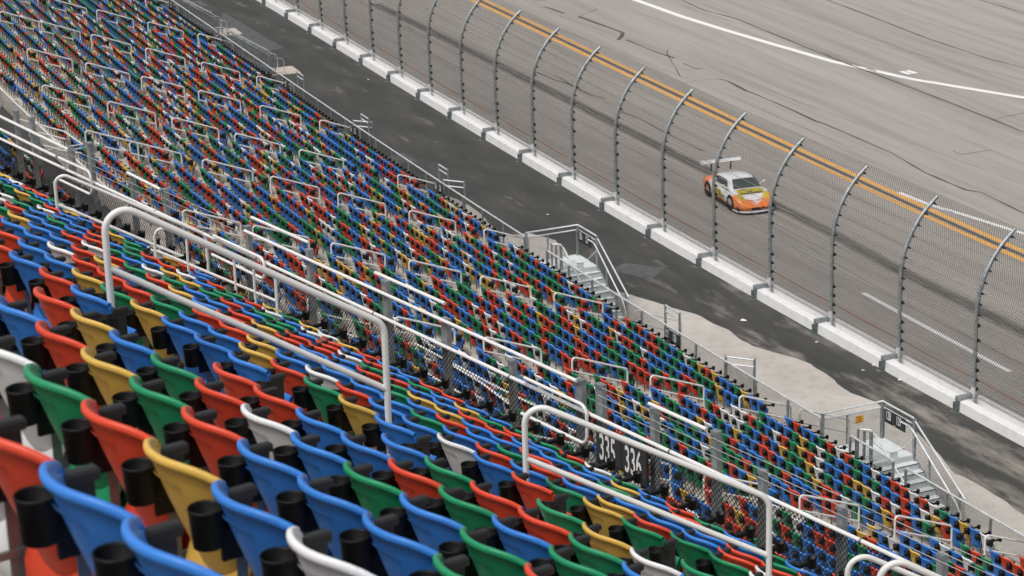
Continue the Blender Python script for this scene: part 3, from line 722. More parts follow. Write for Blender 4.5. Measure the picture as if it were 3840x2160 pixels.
def stair(name, s0, label):
    """exit stair stepping over the front fence; s0 = far end of its landing"""
    O = W(s0, FD); t = thing(name, label, 'stairs', O)
    R_ = lambda s, d, z: W(s0+s, d, z)-O
    dO, dI = 6.42, 7.9; Lz = TZ; LL = 1.75
    # landing
    mb = MB()
    ctr = R_(LL/2, (dO+FD)/2, Lz-.03); tx = (R_(1, 7, 0)-R_(0, 7, 0)); nx = R_(0, 8, 0)-R_(0, 7, 0)
    mb.box(ctr, tx*LL/2, nx*((FD-dO)/2), Vector((0, 0, .03))); mb.build('landing', 'sheet_grey', t)
    n = 8; st = MB(); nos = MB()
    for i in range(n):
        z = Lz-(i+1)*Lz/(n+1); s = LL+.30*i
        st.box(R_(s+.15, (dO+dI)/2, z-.02), tx*.17, nx*((dI-dO)/2), Vector((0, 0, .02)))
        st.box(R_(s+.006, (dO+dI)/2, z+.07), tx*.008, nx*((dI-dO)/2), Vector((0, 0, .085)))
        nos.box(R_(s+.30, (dO+dI)/2, z+.004), tx*.022, nx*((dI-dO)/2), Vector((0, 0, .006)))
    st.build('steps', 'sheet_grey', t); nos.build('nosings', 'clamp_black', t)
    e = LL+.3*n
    for d in (dO, dI):
        mb = MB(); a, b = R_(LL, d, Lz-.12), R_(e, d, .02); v = (b-a); mb.box((a+b)/2, v/2, nx*.02, Vector((0, 0, .12))); mb.build('stringer', 'galvanized', t)
    # outer guard: high rail round the landing and down the flight
    H = 1.22
    rl = .034
    top = [R_(0, FD, Lz+H), R_(0, dO, Lz+H), R_(LL-.1, dO, Lz+H), R_(e+.3, dO, H-.1)]
    mb = MB(); mb.tube(top, rl, 8); mb.build('guard_rail', 'galv_light', t)
    mb = MB(); mb.tube([R_(0, FD, Lz+H-.20), R_(0, dO, Lz+H-.20), R_(LL-.15, dO, Lz+H-.20)], .03, 8); mb.build('guard_rail', 'galv_light', t)
    mb = MB(); hr = [R_(LL-.55, dO+.12, Lz+.95), R_(LL-.1, dO+.12, Lz+.95), R_(LL+.1, dO+.12, Lz+.86), R_(e, dO+.12, .92), R_(e+.25, dO+.12, .62), R_(e+.28, dO+.12, .35)]; mb.tube(hr, .032, 8); mb.build('handrail', 'galv_light', t)
    mb = MB(); hr = [R_(LL-.55, dI+.2, Lz+1.0), R_(LL-.35, dI-.06, Lz+1.0), R_(LL-.05, dI-.06, Lz+.92), R_(e+.1, dI-.06, .9)]; mb.tube(hr, .032, 8); mb.build('handrail', 'galv_light', t)
    mb = MB()
    for (s, d, zb, zt, w_) in ((0, dO, Lz, Lz+H, .06), (0, (FD+dO)/2+.2, Lz, Lz+H-.2, .028), (.12, dO+.1, Lz, Lz+H-.1, .04), (LL, dO, 0, Lz+H, .05), (LL-.2, dI, 0, Lz+1.0, .05), (LL-.4, dI+.12, 0, Lz+1.0, .04), (LL-.62, dI+.2, 0, Lz+1.0, .03), (e*.62, dO, 0, 1.75, .035), (e, dO, 0, 1.2, .04), (e*.62, dI, 0, 1.0, .03), (0, FD, TZ, Lz+H, .05), (LL, FD-.1, TZ, Lz+1.0, .04), (.2, dI, 0, Lz, .05), (1.2, dO, 0, Lz, .05)):
        mb = MB(); mb.box(R_(s, d, (zb+zt)/2), tx*w_, nx*w_*.8, Vector((0, 0, (zt-zb)/2))); mb.build('post', 'galvanized', t)
    for rows, uv in (([[R_(0, d, z) for z in (Lz, Lz+H-.2)] for d in (FD, dO)], [[(d, z) for z in (0, 1)] for d in (0, FD-dO)]), ([[R_(s, dO, z) for z in (Lz, Lz+H-.2)] for s in (0, LL)], [[(s, z) for z in (0, 1)] for s in (0, LL)]),
                     ([[R_(LL, dO, Lz+.05), R_(LL, dO, Lz+H)], [R_(e+.3, dO, 0.), R_(e+.3, dO, H-.12)]], [[(0, 0), (0, 1.1)], [(2.8, 0), (2.8, 1.1)]])):
        mb = MB(); mb.grid(rows, 0, False, uv); mb.build('wire_panel', 'mesh_galv', t)
    mb = MB(); A = R_(LL-.2, dI-.1, Lz+.62); B = R_(LL+.15, dO+.1, Lz+.72); pts = [A.lerp(B, i/10)-Vector((0, 0, .45*math.sin(math.pi*i/10)**1.)) for i in range(11)]; mb.tube(pts, .012, 6); mb.build('barrier_chain', 'galv_light', t)
    mb = MB(); m1 = pts[4]; m2 = pts[6]; mb.quad(m1, m2, m2-Vector((0, 0, .42)), m1-Vector((0, 0, .46))); mb.build('notice_plate', 'sheet_grey', t)
    return t
stair('exit_stair', 19.1, 'farther of two metal exit stairs with landings, at photo centre')
stair('exit_stair', 41.0, 'nearer of two metal exit stairs with landings, at lower right')
section_sign('section_sign', 'black section sign on the guard of the farther exit stair, 126 127', (W(19.1+.18, 6.47, 2.66), W(19.1+1.28, 6.47, 2.66)), ['126', '127'], .44, sx=.46)
section_sign('section_sign', 'black section sign on the guard of the nearer exit stair, 128 129', (W(41.0+.22, 6.47, 2.66), W(41.0+1.32, 6.47, 2.66)), ['128', '129'], .44, sx=.46, logo=True)
section_sign('section_sign', 'black 127 128 sign on the low fence between the two exit stairs', (W(30.85, 8.75, 2.58), W(31.95, 8.75, 2.58)), ['127', '128'], .42, sx=.46)
section_sign('section_sign', 'black 125 126 sign on the low fence, just beyond the farther exit stair', (W(9.55, 8.75, 2.58), W(10.55, 8.75, 2.58)), ['125', '126'], .42, sx=.46)
section_sign('section_sign', 'small black 124 125 sign on the low fence at photo centre left', (W(-1.3, 8.75, 2.58), W(-.2, 8.75, 2.58)), ['124', '125'], .42, sx=.46)
section_sign('section_sign', 'tiny black 123 124 sign below the nearer galvanised side stair', (W(-11.9, 8.75, 2.58), W(-10.8, 8.75, 2.58)), ['123', '124'], .42, sx=.46)
section_sign('section_sign', 'tiny black 122 123 sign between the two galvanised side stairs', (W(-23.7, 8.75, 2.58), W(-22.6, 8.75, 2.58)), ['122', '123'], .42, sx=.46)
section_sign('section_sign', 'tiny black 121 122 sign beyond the farthest side stair at the top edge', (W(-34.2, 8.75, 2.58), W(-33.1, 8.75, 2.58)), ['121', '122'], .42, sx=.46)
t = thing('warning_sign', 'small orange slippery when wet sign on the stair fence', 'sign', W(41.0, 7.35, 2.45)); A = W(41.0, 7.45, 2.50)-t.location; rn = (W(41.0, 7.0, 0)-W(41.0, 7.45, 0)).normalized(); upv = Vector((0, 0, 1)); nr = rn.cross(upv)
A = A+nr*.02; mb = MB(); mb.box(A+rn*.14-upv*.12, rn*.15, upv*.12, nr*.004); mb.build('board', 'sign_orange', t)
text('words', 'SLIPPERY', .032, A+rn*.03-upv*.045+nr*.006, rn, upv, 'ink_dark', t, .85); text('words', 'WHEN WET', .032, A+rn*.02-upv*.225+nr*.006, rn, upv, 'ink_dark', t, .85)
mb = MB(); mb.tube([A+rn*.11-upv*.17+nr*.008, A+rn*.15-upv*.12+nr*.008, A+rn*.17-upv*.09+nr*.008], .012, 6); mb.build('pictogram', 'ink_dark', t)
# yellow marked lowest treads by each stair
for s_, lab in ((22.6, 'yellow box under the farther exit stair'), (43.4, 'yellow box under the nearer exit stair')):
    t = thing('step_box', lab, 'box', W(s_, 8.35, 0)); mb = MB(); mb.box((0, 0, TZ*.5+.3), (.22, 0, 0), (0, .16, 0), (0, 0, .25)); mb.build('casing', 'yellow_step', t); mb = MB(); mb.box((0, 0, .28), (.05, 0, 0), (0, .05, 0), (0, 0, .28)); mb.build('stand', 'galvanized', t)

# short returns and raised guards beside the gates in the front fence
def guard(name, lab, pts_list, posts, cat='rail', r=.032, panel=None):
    O = W(pts_list[0][0][0], pts_list[0][0][1]); t = thing(name, lab, cat, O)
    for pl in pts_list: mb = MB(); mb.tube([W(*p)-O for p in pl], r, 8); mb.build('rail', 'galv_light', t)
    for (s, d, z0, z1) in posts:
        a = hd(s); mb = MB(); mb.box(W(s, d, (z0+z1)/2)-O, Vector((math.sin(a), math.cos(a), 0))*.035, Vector((math.cos(a), -math.sin(a), 0))*.03, Vector((0, 0, (z1-z0)/2))); mb.build('post', 'galvanized', t)
    if panel:
        mb = MB(); mb.grid([[W(*p)-O for p in q] for q in panel], 0, False, [[(0, 0), (0, 1)], [(1.2, 0), (1.2, 1)]]); mb.build('wire_panel', 'mesh_galv', t)
    return t
for s, lab in ((35.0, 'short gate rails at a fence jog, nearest of three such jogs'), (10.4, 'short gate rails at a fence jog, middle one of three such jogs'), (-1.0, 'short gate rails at a fence jog, farthest of three such jogs')):
    guard('gate_rails', lab, [[(s, 8.66, 2.8), (s+.75, 8.0, 2.8)], [(s, 8.66, 2.55), (s+.75, 8.0, 2.55)]], [(s, 8.66, TZ-.3, 2.85), (s+.75, 8.0, .9, 2.85)], panel=[[(s, 8.64, TZ), (s, 8.64, 2.5)], [(s+.75, 8.0, TZ), (s+.75, 8.0, 2.5)]])
for s, lab in ((29.9, 'raised hoop guard behind the low fence, nearest one'), (8.75, 'raised hoop guard behind the low fence, second nearest'), (-1.2, 'raised hoop guard behind the low fence, third nearest'), (-10.9, 'raised hoop guard behind the low fence, farthest one')):
    guard('hoop_guard', lab, [[(s, 8.2, 3.02), (s+1.05, 8.2, 3.02)], [(s, 8.2, 2.8), (s+1.05, 8.2, 2.8)]], [(s, 8.2, .8, 3.05), (s+1.05, 8.2, .8, 3.05)])
# far folded stairs on their concrete pads
def folded(s0, lab):
    """straight flight running out from the fence towards the track; s0 = its nearer side"""
    O = W(s0, 8.6); t = thing('side_stair', lab, 'stairs', O); R_ = lambda s, d, z: W(s0+s, d, z)-O
    tx = R_(1, 7, 0)-R_(0, 7, 0); nx = R_(0, 8, 0)-R_(0, 7, 0); D1 = 5.75
    for s_ in (0, -1.25):
        mb = MB(); mb.tube([R_(s_, 8.7, TZ+1.15), R_(s_, 8.2, TZ+1.13), R_(s_, D1, 1.18)], .028, 8); mb.build('guard_rail', 'galv_light', t)
        mb = MB(); mb.tube([R_(s_-.1, 8.4, TZ+.92), R_(s_-.1, 8.0, TZ+.9), R_(s_-.1, D1, .95), R_(s_-.1, D1-.45, .88), R_(s_-.1, D1-.55, .7), R_(s_-.1, D1-.55, .05)], .024, 8); mb.build('handrail', 'galv_light', t)
        mb = MB(); a, b = R_(s_, 8.3, TZ-.08), R_(s_, D1, .08); mb.box((a+b)/2, (b-a)/2, tx*.02, Vector((0, 0, .09))); mb.build('stringer', 'galvanized', t)
        for f in (0, .33, .66, 1):
            d = 8.3+(D1-8.3)*f; zt = TZ+1.14-(TZ+.0)*f; mb = MB(); mb.box(R_(s_, d, zt/2), tx*.03, nx*.03, Vector((0, 0, zt/2))); mb.build('post', 'galvanized', t)
        mb = MB(); mb.grid([[R_(s_, 8.6, TZ), R_(s_, 8.6, TZ+1.1)], [R_(s_, D1, .15), R_(s_, D1, 1.12)]], 0, False, [[(0, 0), (0, 1.1)], [(2.9, 0), (2.9, 1.1)]]); mb.build('wire_panel', 'mesh_fine', t)
    for i in range(8):
        mb = MB(); mb.box(R_(-.62, 8.25-.31*i, TZ-.18*(i+.2)), tx*.58, nx*.14, Vector((0, 0, .02))); mb.build('step', 'galvanized', t)
    mb = MB(); q = [(.1, 5.95), (.25, 4.35), (-1.55, 4.3), (-1.7, 5.9)]; P_ = [W(s0+a, b, .05) for a, b in q]; mb.quad(*P_)
    P2 = [p-Vector((0, 0, .06)) for p in P_]
    for i in range(4): mb.quad(P_[i], P2[i], P2[(i+1) % 4], P_[(i+1) % 4])
    structure(mb.build('concrete_pad', 'pad'))
folded(-34.4, 'farthest galvanised stair running out from the fence to a concrete pad')
folded(-23.0, 'nearer galvanised stair running out from the fence to a concrete pad')

# rear fence of the lower block with mid rail, and pipes of the walkway behind it
rf = thing('rear_fence', 'thin grey mesh fence along the top of the lower stand', 'fence', W(0, MD0)); ro = rf.location.copy()
for a, b in ((-20, 30.5),):
    ss = frange(a, b, 1.); mb = MB(); mb.tube([W(s, MD0+.05, MZ+1.25)-ro for s in ss], .03, 8); mb.build('top_rail', 'rail_white', rf)
    mb = MB(); mb.grid([[W(s, MD0+.06, z)-ro for z in (MZ+.1, MZ+1.22)] for s in ss], 0, False, [[(s, z) for z in (0, 1.1)] for s in ss]); mb.build('wire_mesh', 'mesh_galv', rf)
    for s in frange(a, b, 2.4): mb = MB(); mb.box(W(s, MD0+.08, MZ+.65)-ro, (.04, 0, 0), (0, .04, 0), (0, 0, .62)); mb.build('post', 'galv_light', rf)

def pipe_thing(name, lab, polys, r=.028, mat='rail_white', posts=(), cat='railing'):
    O = Vector(polys[0][0]); t = thing(name, lab, cat, O)
    for p in polys: mb = MB(); mb.tube([Vector(q)-O for q in p], r, 8); mb.build('rail', mat, t)
    for p, h in posts: p = Vector(p); mb = MB(); mb.box(p-O+Vector((0, 0, h/2-.0)), (.05, 0, 0), (0, .04, 0), (0, 0, h/2)); mb.build('post', 'galvanized', t)
    return t
# walkway rails glimpsed at the left above the gate
def LW(u, v, s_off=0., plane_d=MD0+1.3):
    """point where the sight line meets the vertical surface d = plane_d"""
    lo, hi = 15., 140.; d = ray(u, v)
    for _ in range(50):
        m_ = (lo+hi)/2; P_ = C0+d*m_
        if inv(P_[0], P_[1])[1] > plane_d: lo = m_
        else: hi = m_
    return Vector(C0+d*lo)
pipe_thing('stairwell_rails', 'thin white stairwell rails behind the left gate posts', [[LW(75, 448), LW(240, 493), LW(309, 541)], [LW(75, 478), LW(125, 490)], [LW(146, 497), LW(245, 522)], [LW(158, 514), LW(230, 535)], [LW(165, 545), LW(235, 565), LW(305, 575)]], .026, posts=[(LW(128, 530)-Vector((0, 0, .8)), 1.2), (LW(148, 560)-Vector((0, 0, .8)), 1.3)])
pipe_thing('cross_rails', 'pair of short white cross rails between two gate posts at the left', [[LW(180, 563), LW(309, 541)], [LW(250, 565), LW(305, 556)]], .022)
pipe_thing('lower_gangway_rails', 'long white gangway rails seen through the black mesh', [[LW(1560, 1290, 0, 22.5), LW(1838, 1438, 0, 22.), LW(1973, 1505, 0, 21.6), LW(2100, 1563, 0, 21.0)], [LW(1665, 1352, 0, 22.4), LW(1800, 1432, 0, 22.2), LW(1950, 1545, 0, 21.6)], [LW(1600, 1400, 0, 23.), LW(1790, 1512, 0, 22.4), LW(1930, 1580, 0, 22.)]], .032)
pipe_thing('gangway_end_rails', 'two short white cross rails left of the 335 gate', [[LW(1875, 1560, 0, 21.6), LW(1945, 1545, 0, 20.5)], [LW(1985, 1612, 0, 20.5), LW(2040, 1600, 0, 19.6)]], .03)

# ------------------------------------------------------------------ upper front fence
PZ, QZ, PN_ = 20.93, 21.33, 15.35
uf = thing('upper_front_fence', 'black chain link fence with white pipe rails along the upper stand front', 'fence', U(PN_, 20, UZ)); uo = uf.location.copy()
ts = frange(-12, 60, 2.)
mb = MB(); mb.tube([U(PN_, t, PZ)-uo for t in ts], .023, 12); mb.build('top_rail', 'rail_white', uf)
for t in frange(-11, 58, 3.): mb = MB(); mb.tube([U(PN_, t, PZ)-uo, U(PN_, t+.03, PZ)-uo], .0255, 12); mb.build('rail_sleeve', 'seat_steel', uf)
mb = MB(); mb.grid([[U(PN_+.045, t, z)-uo for z in (UZ-.02, PZ-.02)] for t in ts], 0, False, [[(t, z) for z in (0, PZ-UZ)] for t in ts]); mb.build('wire_mesh', 'mesh_black', uf)
POSTS = [(36.0, 21.5), (35.4, 21.5), (34.0, 21.3), (33.3, 21.5), (31.9, 21.35), (30.85, 21.3), (28.4, 21.3), (26.75, 21.36), (24.85, 21.4), (23.5, 21.25), (22.1, 21.1), (20.75, 21.25), (20.37, 21.3), (19.4, 21.3), (18.35, 21.36), (17.6, 21.15), (16.4, 21.15), (15.0, 21.13), (13.4, 21.13), (11.8, 21.13), (10.2, 21.13), (8.6, 21.13), (37.6, 21.3), (39.4, 21.3), (41, 21.3)]
for t, z in POSTS:
    big = .062 if t in (34.0, 33.3, 24.85, 23.5, 20.75, 20.37) else .045
    mb = MB(); mb.box(U(PN_+.10, t, (z+UZ-.4)/2)-uo, U(.035, 0), U(0, big), Vector((0, 0, (z-UZ+.4)/2)))
    mb.box(U(PN_+.06, t, z-.02)-uo, U(.008, 0), U(0, big*1.02), Vector((0, 0, .02)))
    mb.build('post', 'galvanized', uf)
def urail(t0, t1, z0, z1=None, r=.022, n=PN_+.02):
    mb = MB(); mb.tube([U(n, t0, z0)-uo, U(n, t1, z1 or z0)-uo], r, 12); mb.build('upper_rail', 'rail_white', uf)
urail(28.36, 20.72, 21.25, 21.25); urail(28.36, 26.83, 21.42, 21.42, .022, PN_+.14); urail(25.2, 23.6, 21.40, 21.40, .022, PN_+.16); urail(19.4, 18.42, 21.37, 21.37)
urail(41, 34.0, 21.37, 21.25, .024, PN_+.05); urail(41, 34.0, 21.13, 21.03, .024, PN_+.05); urail(31.9, 30.85, 21.33, 21.3)
for (a, b) in ((34.0, 28.4), (20.37, 8.6)):
    for z in (21.28, 21.17, 21.07):
        mb = MB(); mb.tube([U(PN_+.06, a, z)-uo, U(PN_+.06, (a+b)/2, z-.01)-uo, U(PN_+.06, b, z)-uo], .0045, 5, cap=False); mb.build('cable', 'cable_steel', uf)
def gate_loop(t0, t1, z0, z1, lab, nn=PN_-.07):
    O = U(nn, t0, z1); t_ = thing('gate_loop', lab, 'rail', O); a, b, c, d = (U(nn, t0, z0), U(nn, t1, z0), U(nn, t1, z1), U(nn, t0, z1))
    pts = [a-O]+[p-O for p in arc(a, b, c, .12)]+[p-O for p in arc(b, c, d, .12)]+[d-O]; mb = MB(); mb.tube(pts, .021, 10); mb.build('loop_tube', 'rail_white', t_)
    mb = MB(); mb.tube([a-O, a-O+U(0, -.08)], .024, 10); mb.build('swivel_sleeve', 'seat_steel', t_)
gate_loop(21.7, 20.42, 21.05, 20.58, 'white rounded swing gate loop left of the 335 336 sign')
gate_loop(34.2, 33.0, 21.12, 20.75, 'white rounded swing gate loop by the far left gate posts')
gate_loop(29.2, 27.7, 21.02, 20.72, 'white rounded loop rail on the fence left of centre')
# padlocks at the gate
for i, (t, z) in enumerate(((20.62, 20.52), (20.52, 20.50))):
    k = thing('padlock', ('left' if i == 0 else 'right')+' one of two brass padlocks hanging under the gate loop', 'padlock', U(PN_-.05, t, z)); mb = MB(); mb.box((0, 0, 0), U(.012, 0), U(0, .028), Vector((0, 0, .025))); mb.build('lock_body', 'pad', k); mb = MB(); mb.tube([U(0, -.018, .02), U(0, -.018, .05), U(0, 0, .066), U(0, .018, .05), U(0, .018, .02)], .004, 6); mb.build('shackle', 'galv_light', k)
section_sign('section_sign', 'large black slatted sign reading 335 336 on the upper fence', (U(PN_-.06, 20.24, 20.84), U(PN_-.06, 19.33, 20.84)), ['335', '336'], .42, True, .80, True, .46)

# ------------------------------------------------------------------ big handrails in the upper stand
def big_rail(lab, n0, t0, z0, n1, t1, z1, gap=.5, r=.022, h0=1.4, mids=()):
    A = U(n0, t0, z0); B = U(n1, t1, z1); O = A-Vector((0, 0, h0)); t = thing('stair_handrail', lab, 'handrail', O, 0, 'large white handrails on the upper stair aisle')
    Bf = B-Vector((0, 0, h0+.1)); mb = MB(); pts = [O]+arc(O, A, B, .13, 10)+arc(A, B, Bf, .13, 8)+[Bf]; mb.tube([p-O for p in pts], r, 14); mb.build('hoop', 'rail_white', t)
    g_ = Vector((0, 0, gap)); mb = MB(); mb.tube([A-g_-O, B-g_-O], r*.92, 12); mb.build('mid_rail', 'rail_white', t)
    for f in mids: p = A.lerp(B, f); mb = MB(); mb.tube([p-O, p-O-Vector((0, 0, h0))], r*.85, 10); mb.build('baluster', 'rail_white', t)
    return t
HR = dict(
    H1=(383, 740, 15.5, 1440, 1215, 16.4, 'large white stair handrail in front, left of centre, nearest the camera'),
    H2=(1965, 1497, 18.0, 2885, 1868, 18.2, 'large white stair handrail crossing in front of the 335 336 sign'),
    H0=(202, 640, 34.0, 772, 880, 34.5, 'smaller white stair handrail at the far left of the upper stand'),
    H3=(3180, 2057, 19.5, 4060, 2425, 20., 'white handrail loop, left one of the pair at the bottom edge'),
    H4=(3300, 2070, 16.4, 4200, 2470, 16.8, 'thick white handrail loop, right one of the pair at the bottom edge'))
def P3(u, v, dep): return C0+ray(u, v)*dep
def nt(P_): return P_[0]*math.cos(T35)+P_[1]*math.sin(T35), -P_[0]*math.sin(T35)+P_[1]*math.cos(T35), P_[2]
for k, (u0, v0, d0, u1, v1, d1, lab) in HR.items():
    a, b = nt(P3(u0, v0, d0)), nt(P3(u1, v1, d1)); g_ = .475 if k != 'H0' else .49
    big_rail(lab, *a, *b, gap=g_, r=.0235 if k != 'H0' else .025)
# smaller rail half hidden behind the front one
big_rail('smaller white rail seen behind the nearest handrail by the fence', *nt(P3(575, 838, 31.)), *nt(P3(1032, 1030, 31.)), gap=.36, r=.021, h0=.9, mids=(.27, .66, .82))

# ------------------------------------------------------------------ litter on the apron
for i, (u, v) in enumerate(((2785, 1201), (3062, 1283), (3209, 1313), (3237, 1389), (2560+1305/2.01, 720+1205/2.01), (2560+1440/2.01, 720+1308/2.01), (2560+460/2.01, 720+967/2.01), (1857, 813), (2053, 805), (3480, 1462), (3375, 1425), (1382, 299))):
    c = onz(u, v, .012); ms = .07 if i in (0, 6) else .04; t = MB(); a = random.uniform(0, 3)
    rows = [[Vector((c[0]+ms*x*math.cos(a)*1.6-ms*y*math.sin(a), c[1]+ms*x*math.sin(a)*1.6+ms*y*math.cos(a), .012+random.uniform(0, .03))) for x in (-1, -.3, .4, 1)] for y in (-1, 0, 1)]
    t.grid(rows, 0, False); o = t.build('paper_scrap', 'paper'); tag(o, 'small scrap of white paper lying on the dark apron', 'litter', 'paper scraps on the apron')

# ------------------------------------------------------------------ race car
def car_paint():
    m, nt, b = nm('car_paint'); tc = N(nt, 'ShaderNodeTexCoord').outputs['Object']; sx = N(nt, 'ShaderNodeSeparateXYZ'); L(nt, tc, sx.inputs[0])
    X, Y, Z = sx.outputs; ay = math_(nt, 'ABSOLUTE', Y); nz = noise(nt, tc, 5, 5, .7)
    n2 = math_(nt, 'MULTIPLY', math_(nt, 'SUBTRACT', nz, .5), .8)
    f1 = math_(nt, 'MULTIPLY', math_(nt, 'SUBTRACT', math_(nt, 'ADD', math_(nt, 'ADD', X, math_(nt, 'MULTIPLY', ay, .75)), n2), 1.98), 5., clamp=True)
    f2 = math_(nt, 'MULTIPLY', math_(nt, 'SUBTRACT', math_(nt, 'ADD', math_(nt, 'MULTIPLY', X, -1), n2), 1.0), 5., clamp=True)
    f3 = math_(nt, 'MULTIPLY', math_(nt, 'SUBTRACT', .34, math_(nt, 'ADD', Z, math_(nt, 'MULTIPLY', n2, .5))), 9., clamp=True)
    f = math_(nt, 'MAXIMUM', math_(nt, 'MAXIMUM', f1, f2), f3)
    c = mixc(nt, f, (.90, .90, .90), (1., .27, .05)); L(nt, c, b.inputs['Base Color']); b.inputs['Roughness'].default_value = .22; b.inputs['Coat Weight'].default_value = .6
    m, nt, b = nm('car_decal'); tc = N(nt, 'ShaderNodeTexCoord').outputs['Object']; v = N(nt, 'ShaderNodeTexVoronoi', feature='DISTANCE_TO_EDGE'); v.inputs['Scale'].default_value = 7.5; L(nt, tc, v.inputs['Vector'])
    L(nt, ramp(nt, v.outputs['Distance'], [(.05, (.04, .05, .03)), (.10, (.78, .62, .04))]), b.inputs['Base Color']); b.inputs['Roughness'].default_value = .3
car_paint()
simple('car_glass', (.055, .075, .075), .12, spec=.8, var=.3, scale=2); simple('car_carbon', (.02, .02, .022), .4); simple('car_lamp', (.62, .50, .04), .15); simple('car_rim', (.05, .05, .055), .3, .6); simple('car_white', (.8, .8, .8), .3, var=.04); simple('car_orange', (.88, .22, .045), .3)
car = thing('race_car', 'orange and white race car with big rear wing on the track', 'car')
st = [(-2.25, .66, .30, .56, .58), (-2.15, .82, .22, .66, .72), (-1.75, .94, .16, .77, .86), (-1.23, .975, .14, .80, .93), (-.75, .94, .13, .76, .90), (-.3, .91, .12, .72, .86), (.3, .90, .12, .70, .84), (.75, .91, .12, .72, .86), (1.0, .925, .12, .76, .84), (1.25, .94, .12, .76, .78), (1.55, .92, .12, .70, .71), (1.85, .86, .11, .58, .60), (2.05, .74, .11, .46, .48), (2.17, .55, .12, .34, .36), (2.22, .40, .16, .28, .29)]
rows = []
for (x, w_, zb, zs, zc) in st:
    fend = .05 if abs(x-1.25) < .5 else 0
    pr = [(0, zb), (w_*.80, zb), (w_*.96, zb+.05), (w_, zb+.16), (w_, zb+(zs-zb)*.6), (w_*.965, zs-.035), (w_*.86, zs+.02+fend), (w_*.66, (zs+zc)/2+.01+fend*.6), (w_*.4, zc-.012), (0, zc)]
    full = [Vector((x, y, z)) for y, z in pr]+[Vector((x, -y, z)) for y, z in pr[-2:0:-1]]+[Vector((x, 0, zb))]; rows.append(full)
mb = MB(); mb.grid(rows, 0, True); mb.f.append(tuple(range(len(rows[0])-1))); mb.m.append(0); mb.sm.append(False); n0 = (len(rows)-1)*len(rows[0]); mb.f.append(tuple(n0+i for i in reversed(range(len(rows[0])-1)))); mb.m.append(0); mb.sm.append(False)
mb.build('body', 'car_paint', car)
gh = [(-1.95, .34, .74, .78), (-1.6, .42, .80, .93), (-1.2, .49, .84, 1.06), (-.8, .53, .82, 1.165), (-.4, .545, .82, 1.225), (-.05, .55, .82, 1.245), (.2, .545, .82, 1.235), (.45, .55, .82, 1.165), (.75, .60, .82, 1.02), (1.05, .66, .80, .85)]
rows = []
for (x, wt, zb, zt) in gh:
    wb = {-1.95: .45, -1.6: .58, -1.2: .70, -.8: .77, -.4: .80, -.05: .81, .2: .81, .45: .80, .75: .77, 1.05: .73}[x]
    pr = [(wb, zb-.03), (wb-.02, zb+.02), (wt+(wb-wt)*.25, zb+(zt-zb)*.75), (wt, zt-.025), (wt*.6, zt), (0, zt+.012)]
    rows.append([Vector((x, y, z)) for y, z in pr]+[Vector((x, -y, z)) for y, z in pr[-2::-1]])
mb = MB(); mb.grid(rows, 0, True); mb.build('roof', 'car_paint', car)
def panel(name, pts, mat, off=(0, 0, 0), parent=car, n=6):
    """bilinear quad patch a,b,c,d bulged along off"""
    a, b, c, d = [Vector(p) for p in pts]; mb = MB(); rows = []
    for i in range(n+1):
        rows.append([(a.lerp(b, j/n)).lerp(d.lerp(c, j/n), i/n)+Vector(off)*(math.sin(math.pi*i/n)*.4+.6)*(math.sin(math.pi*j/n)*.5+.5) for j in range(n+1)])
    mb.grid(rows, 0, True); return mb.build(name, mat, parent)
ws = panel('windscreen', [(.99, -.66, .885), (.99, .66, .885), (.44, .50, 1.175), (.44, -.50, 1.175)], 'car_glass', (.05, 0, .03))
panel('sun_strip', [(.455, -.52, 1.165), (.455, .52, 1.165), (.36, .50, 1.205), (.36, -.50, 1.205)], 'car_white', (.055, 0, .035))
mb = MB(); mb.tube([(1.03, .10, .90), (.75, .0, 1.07), (.60, -.02, 1.14)], .012, 6); mb.build('wiper', 'car_carbon', car)
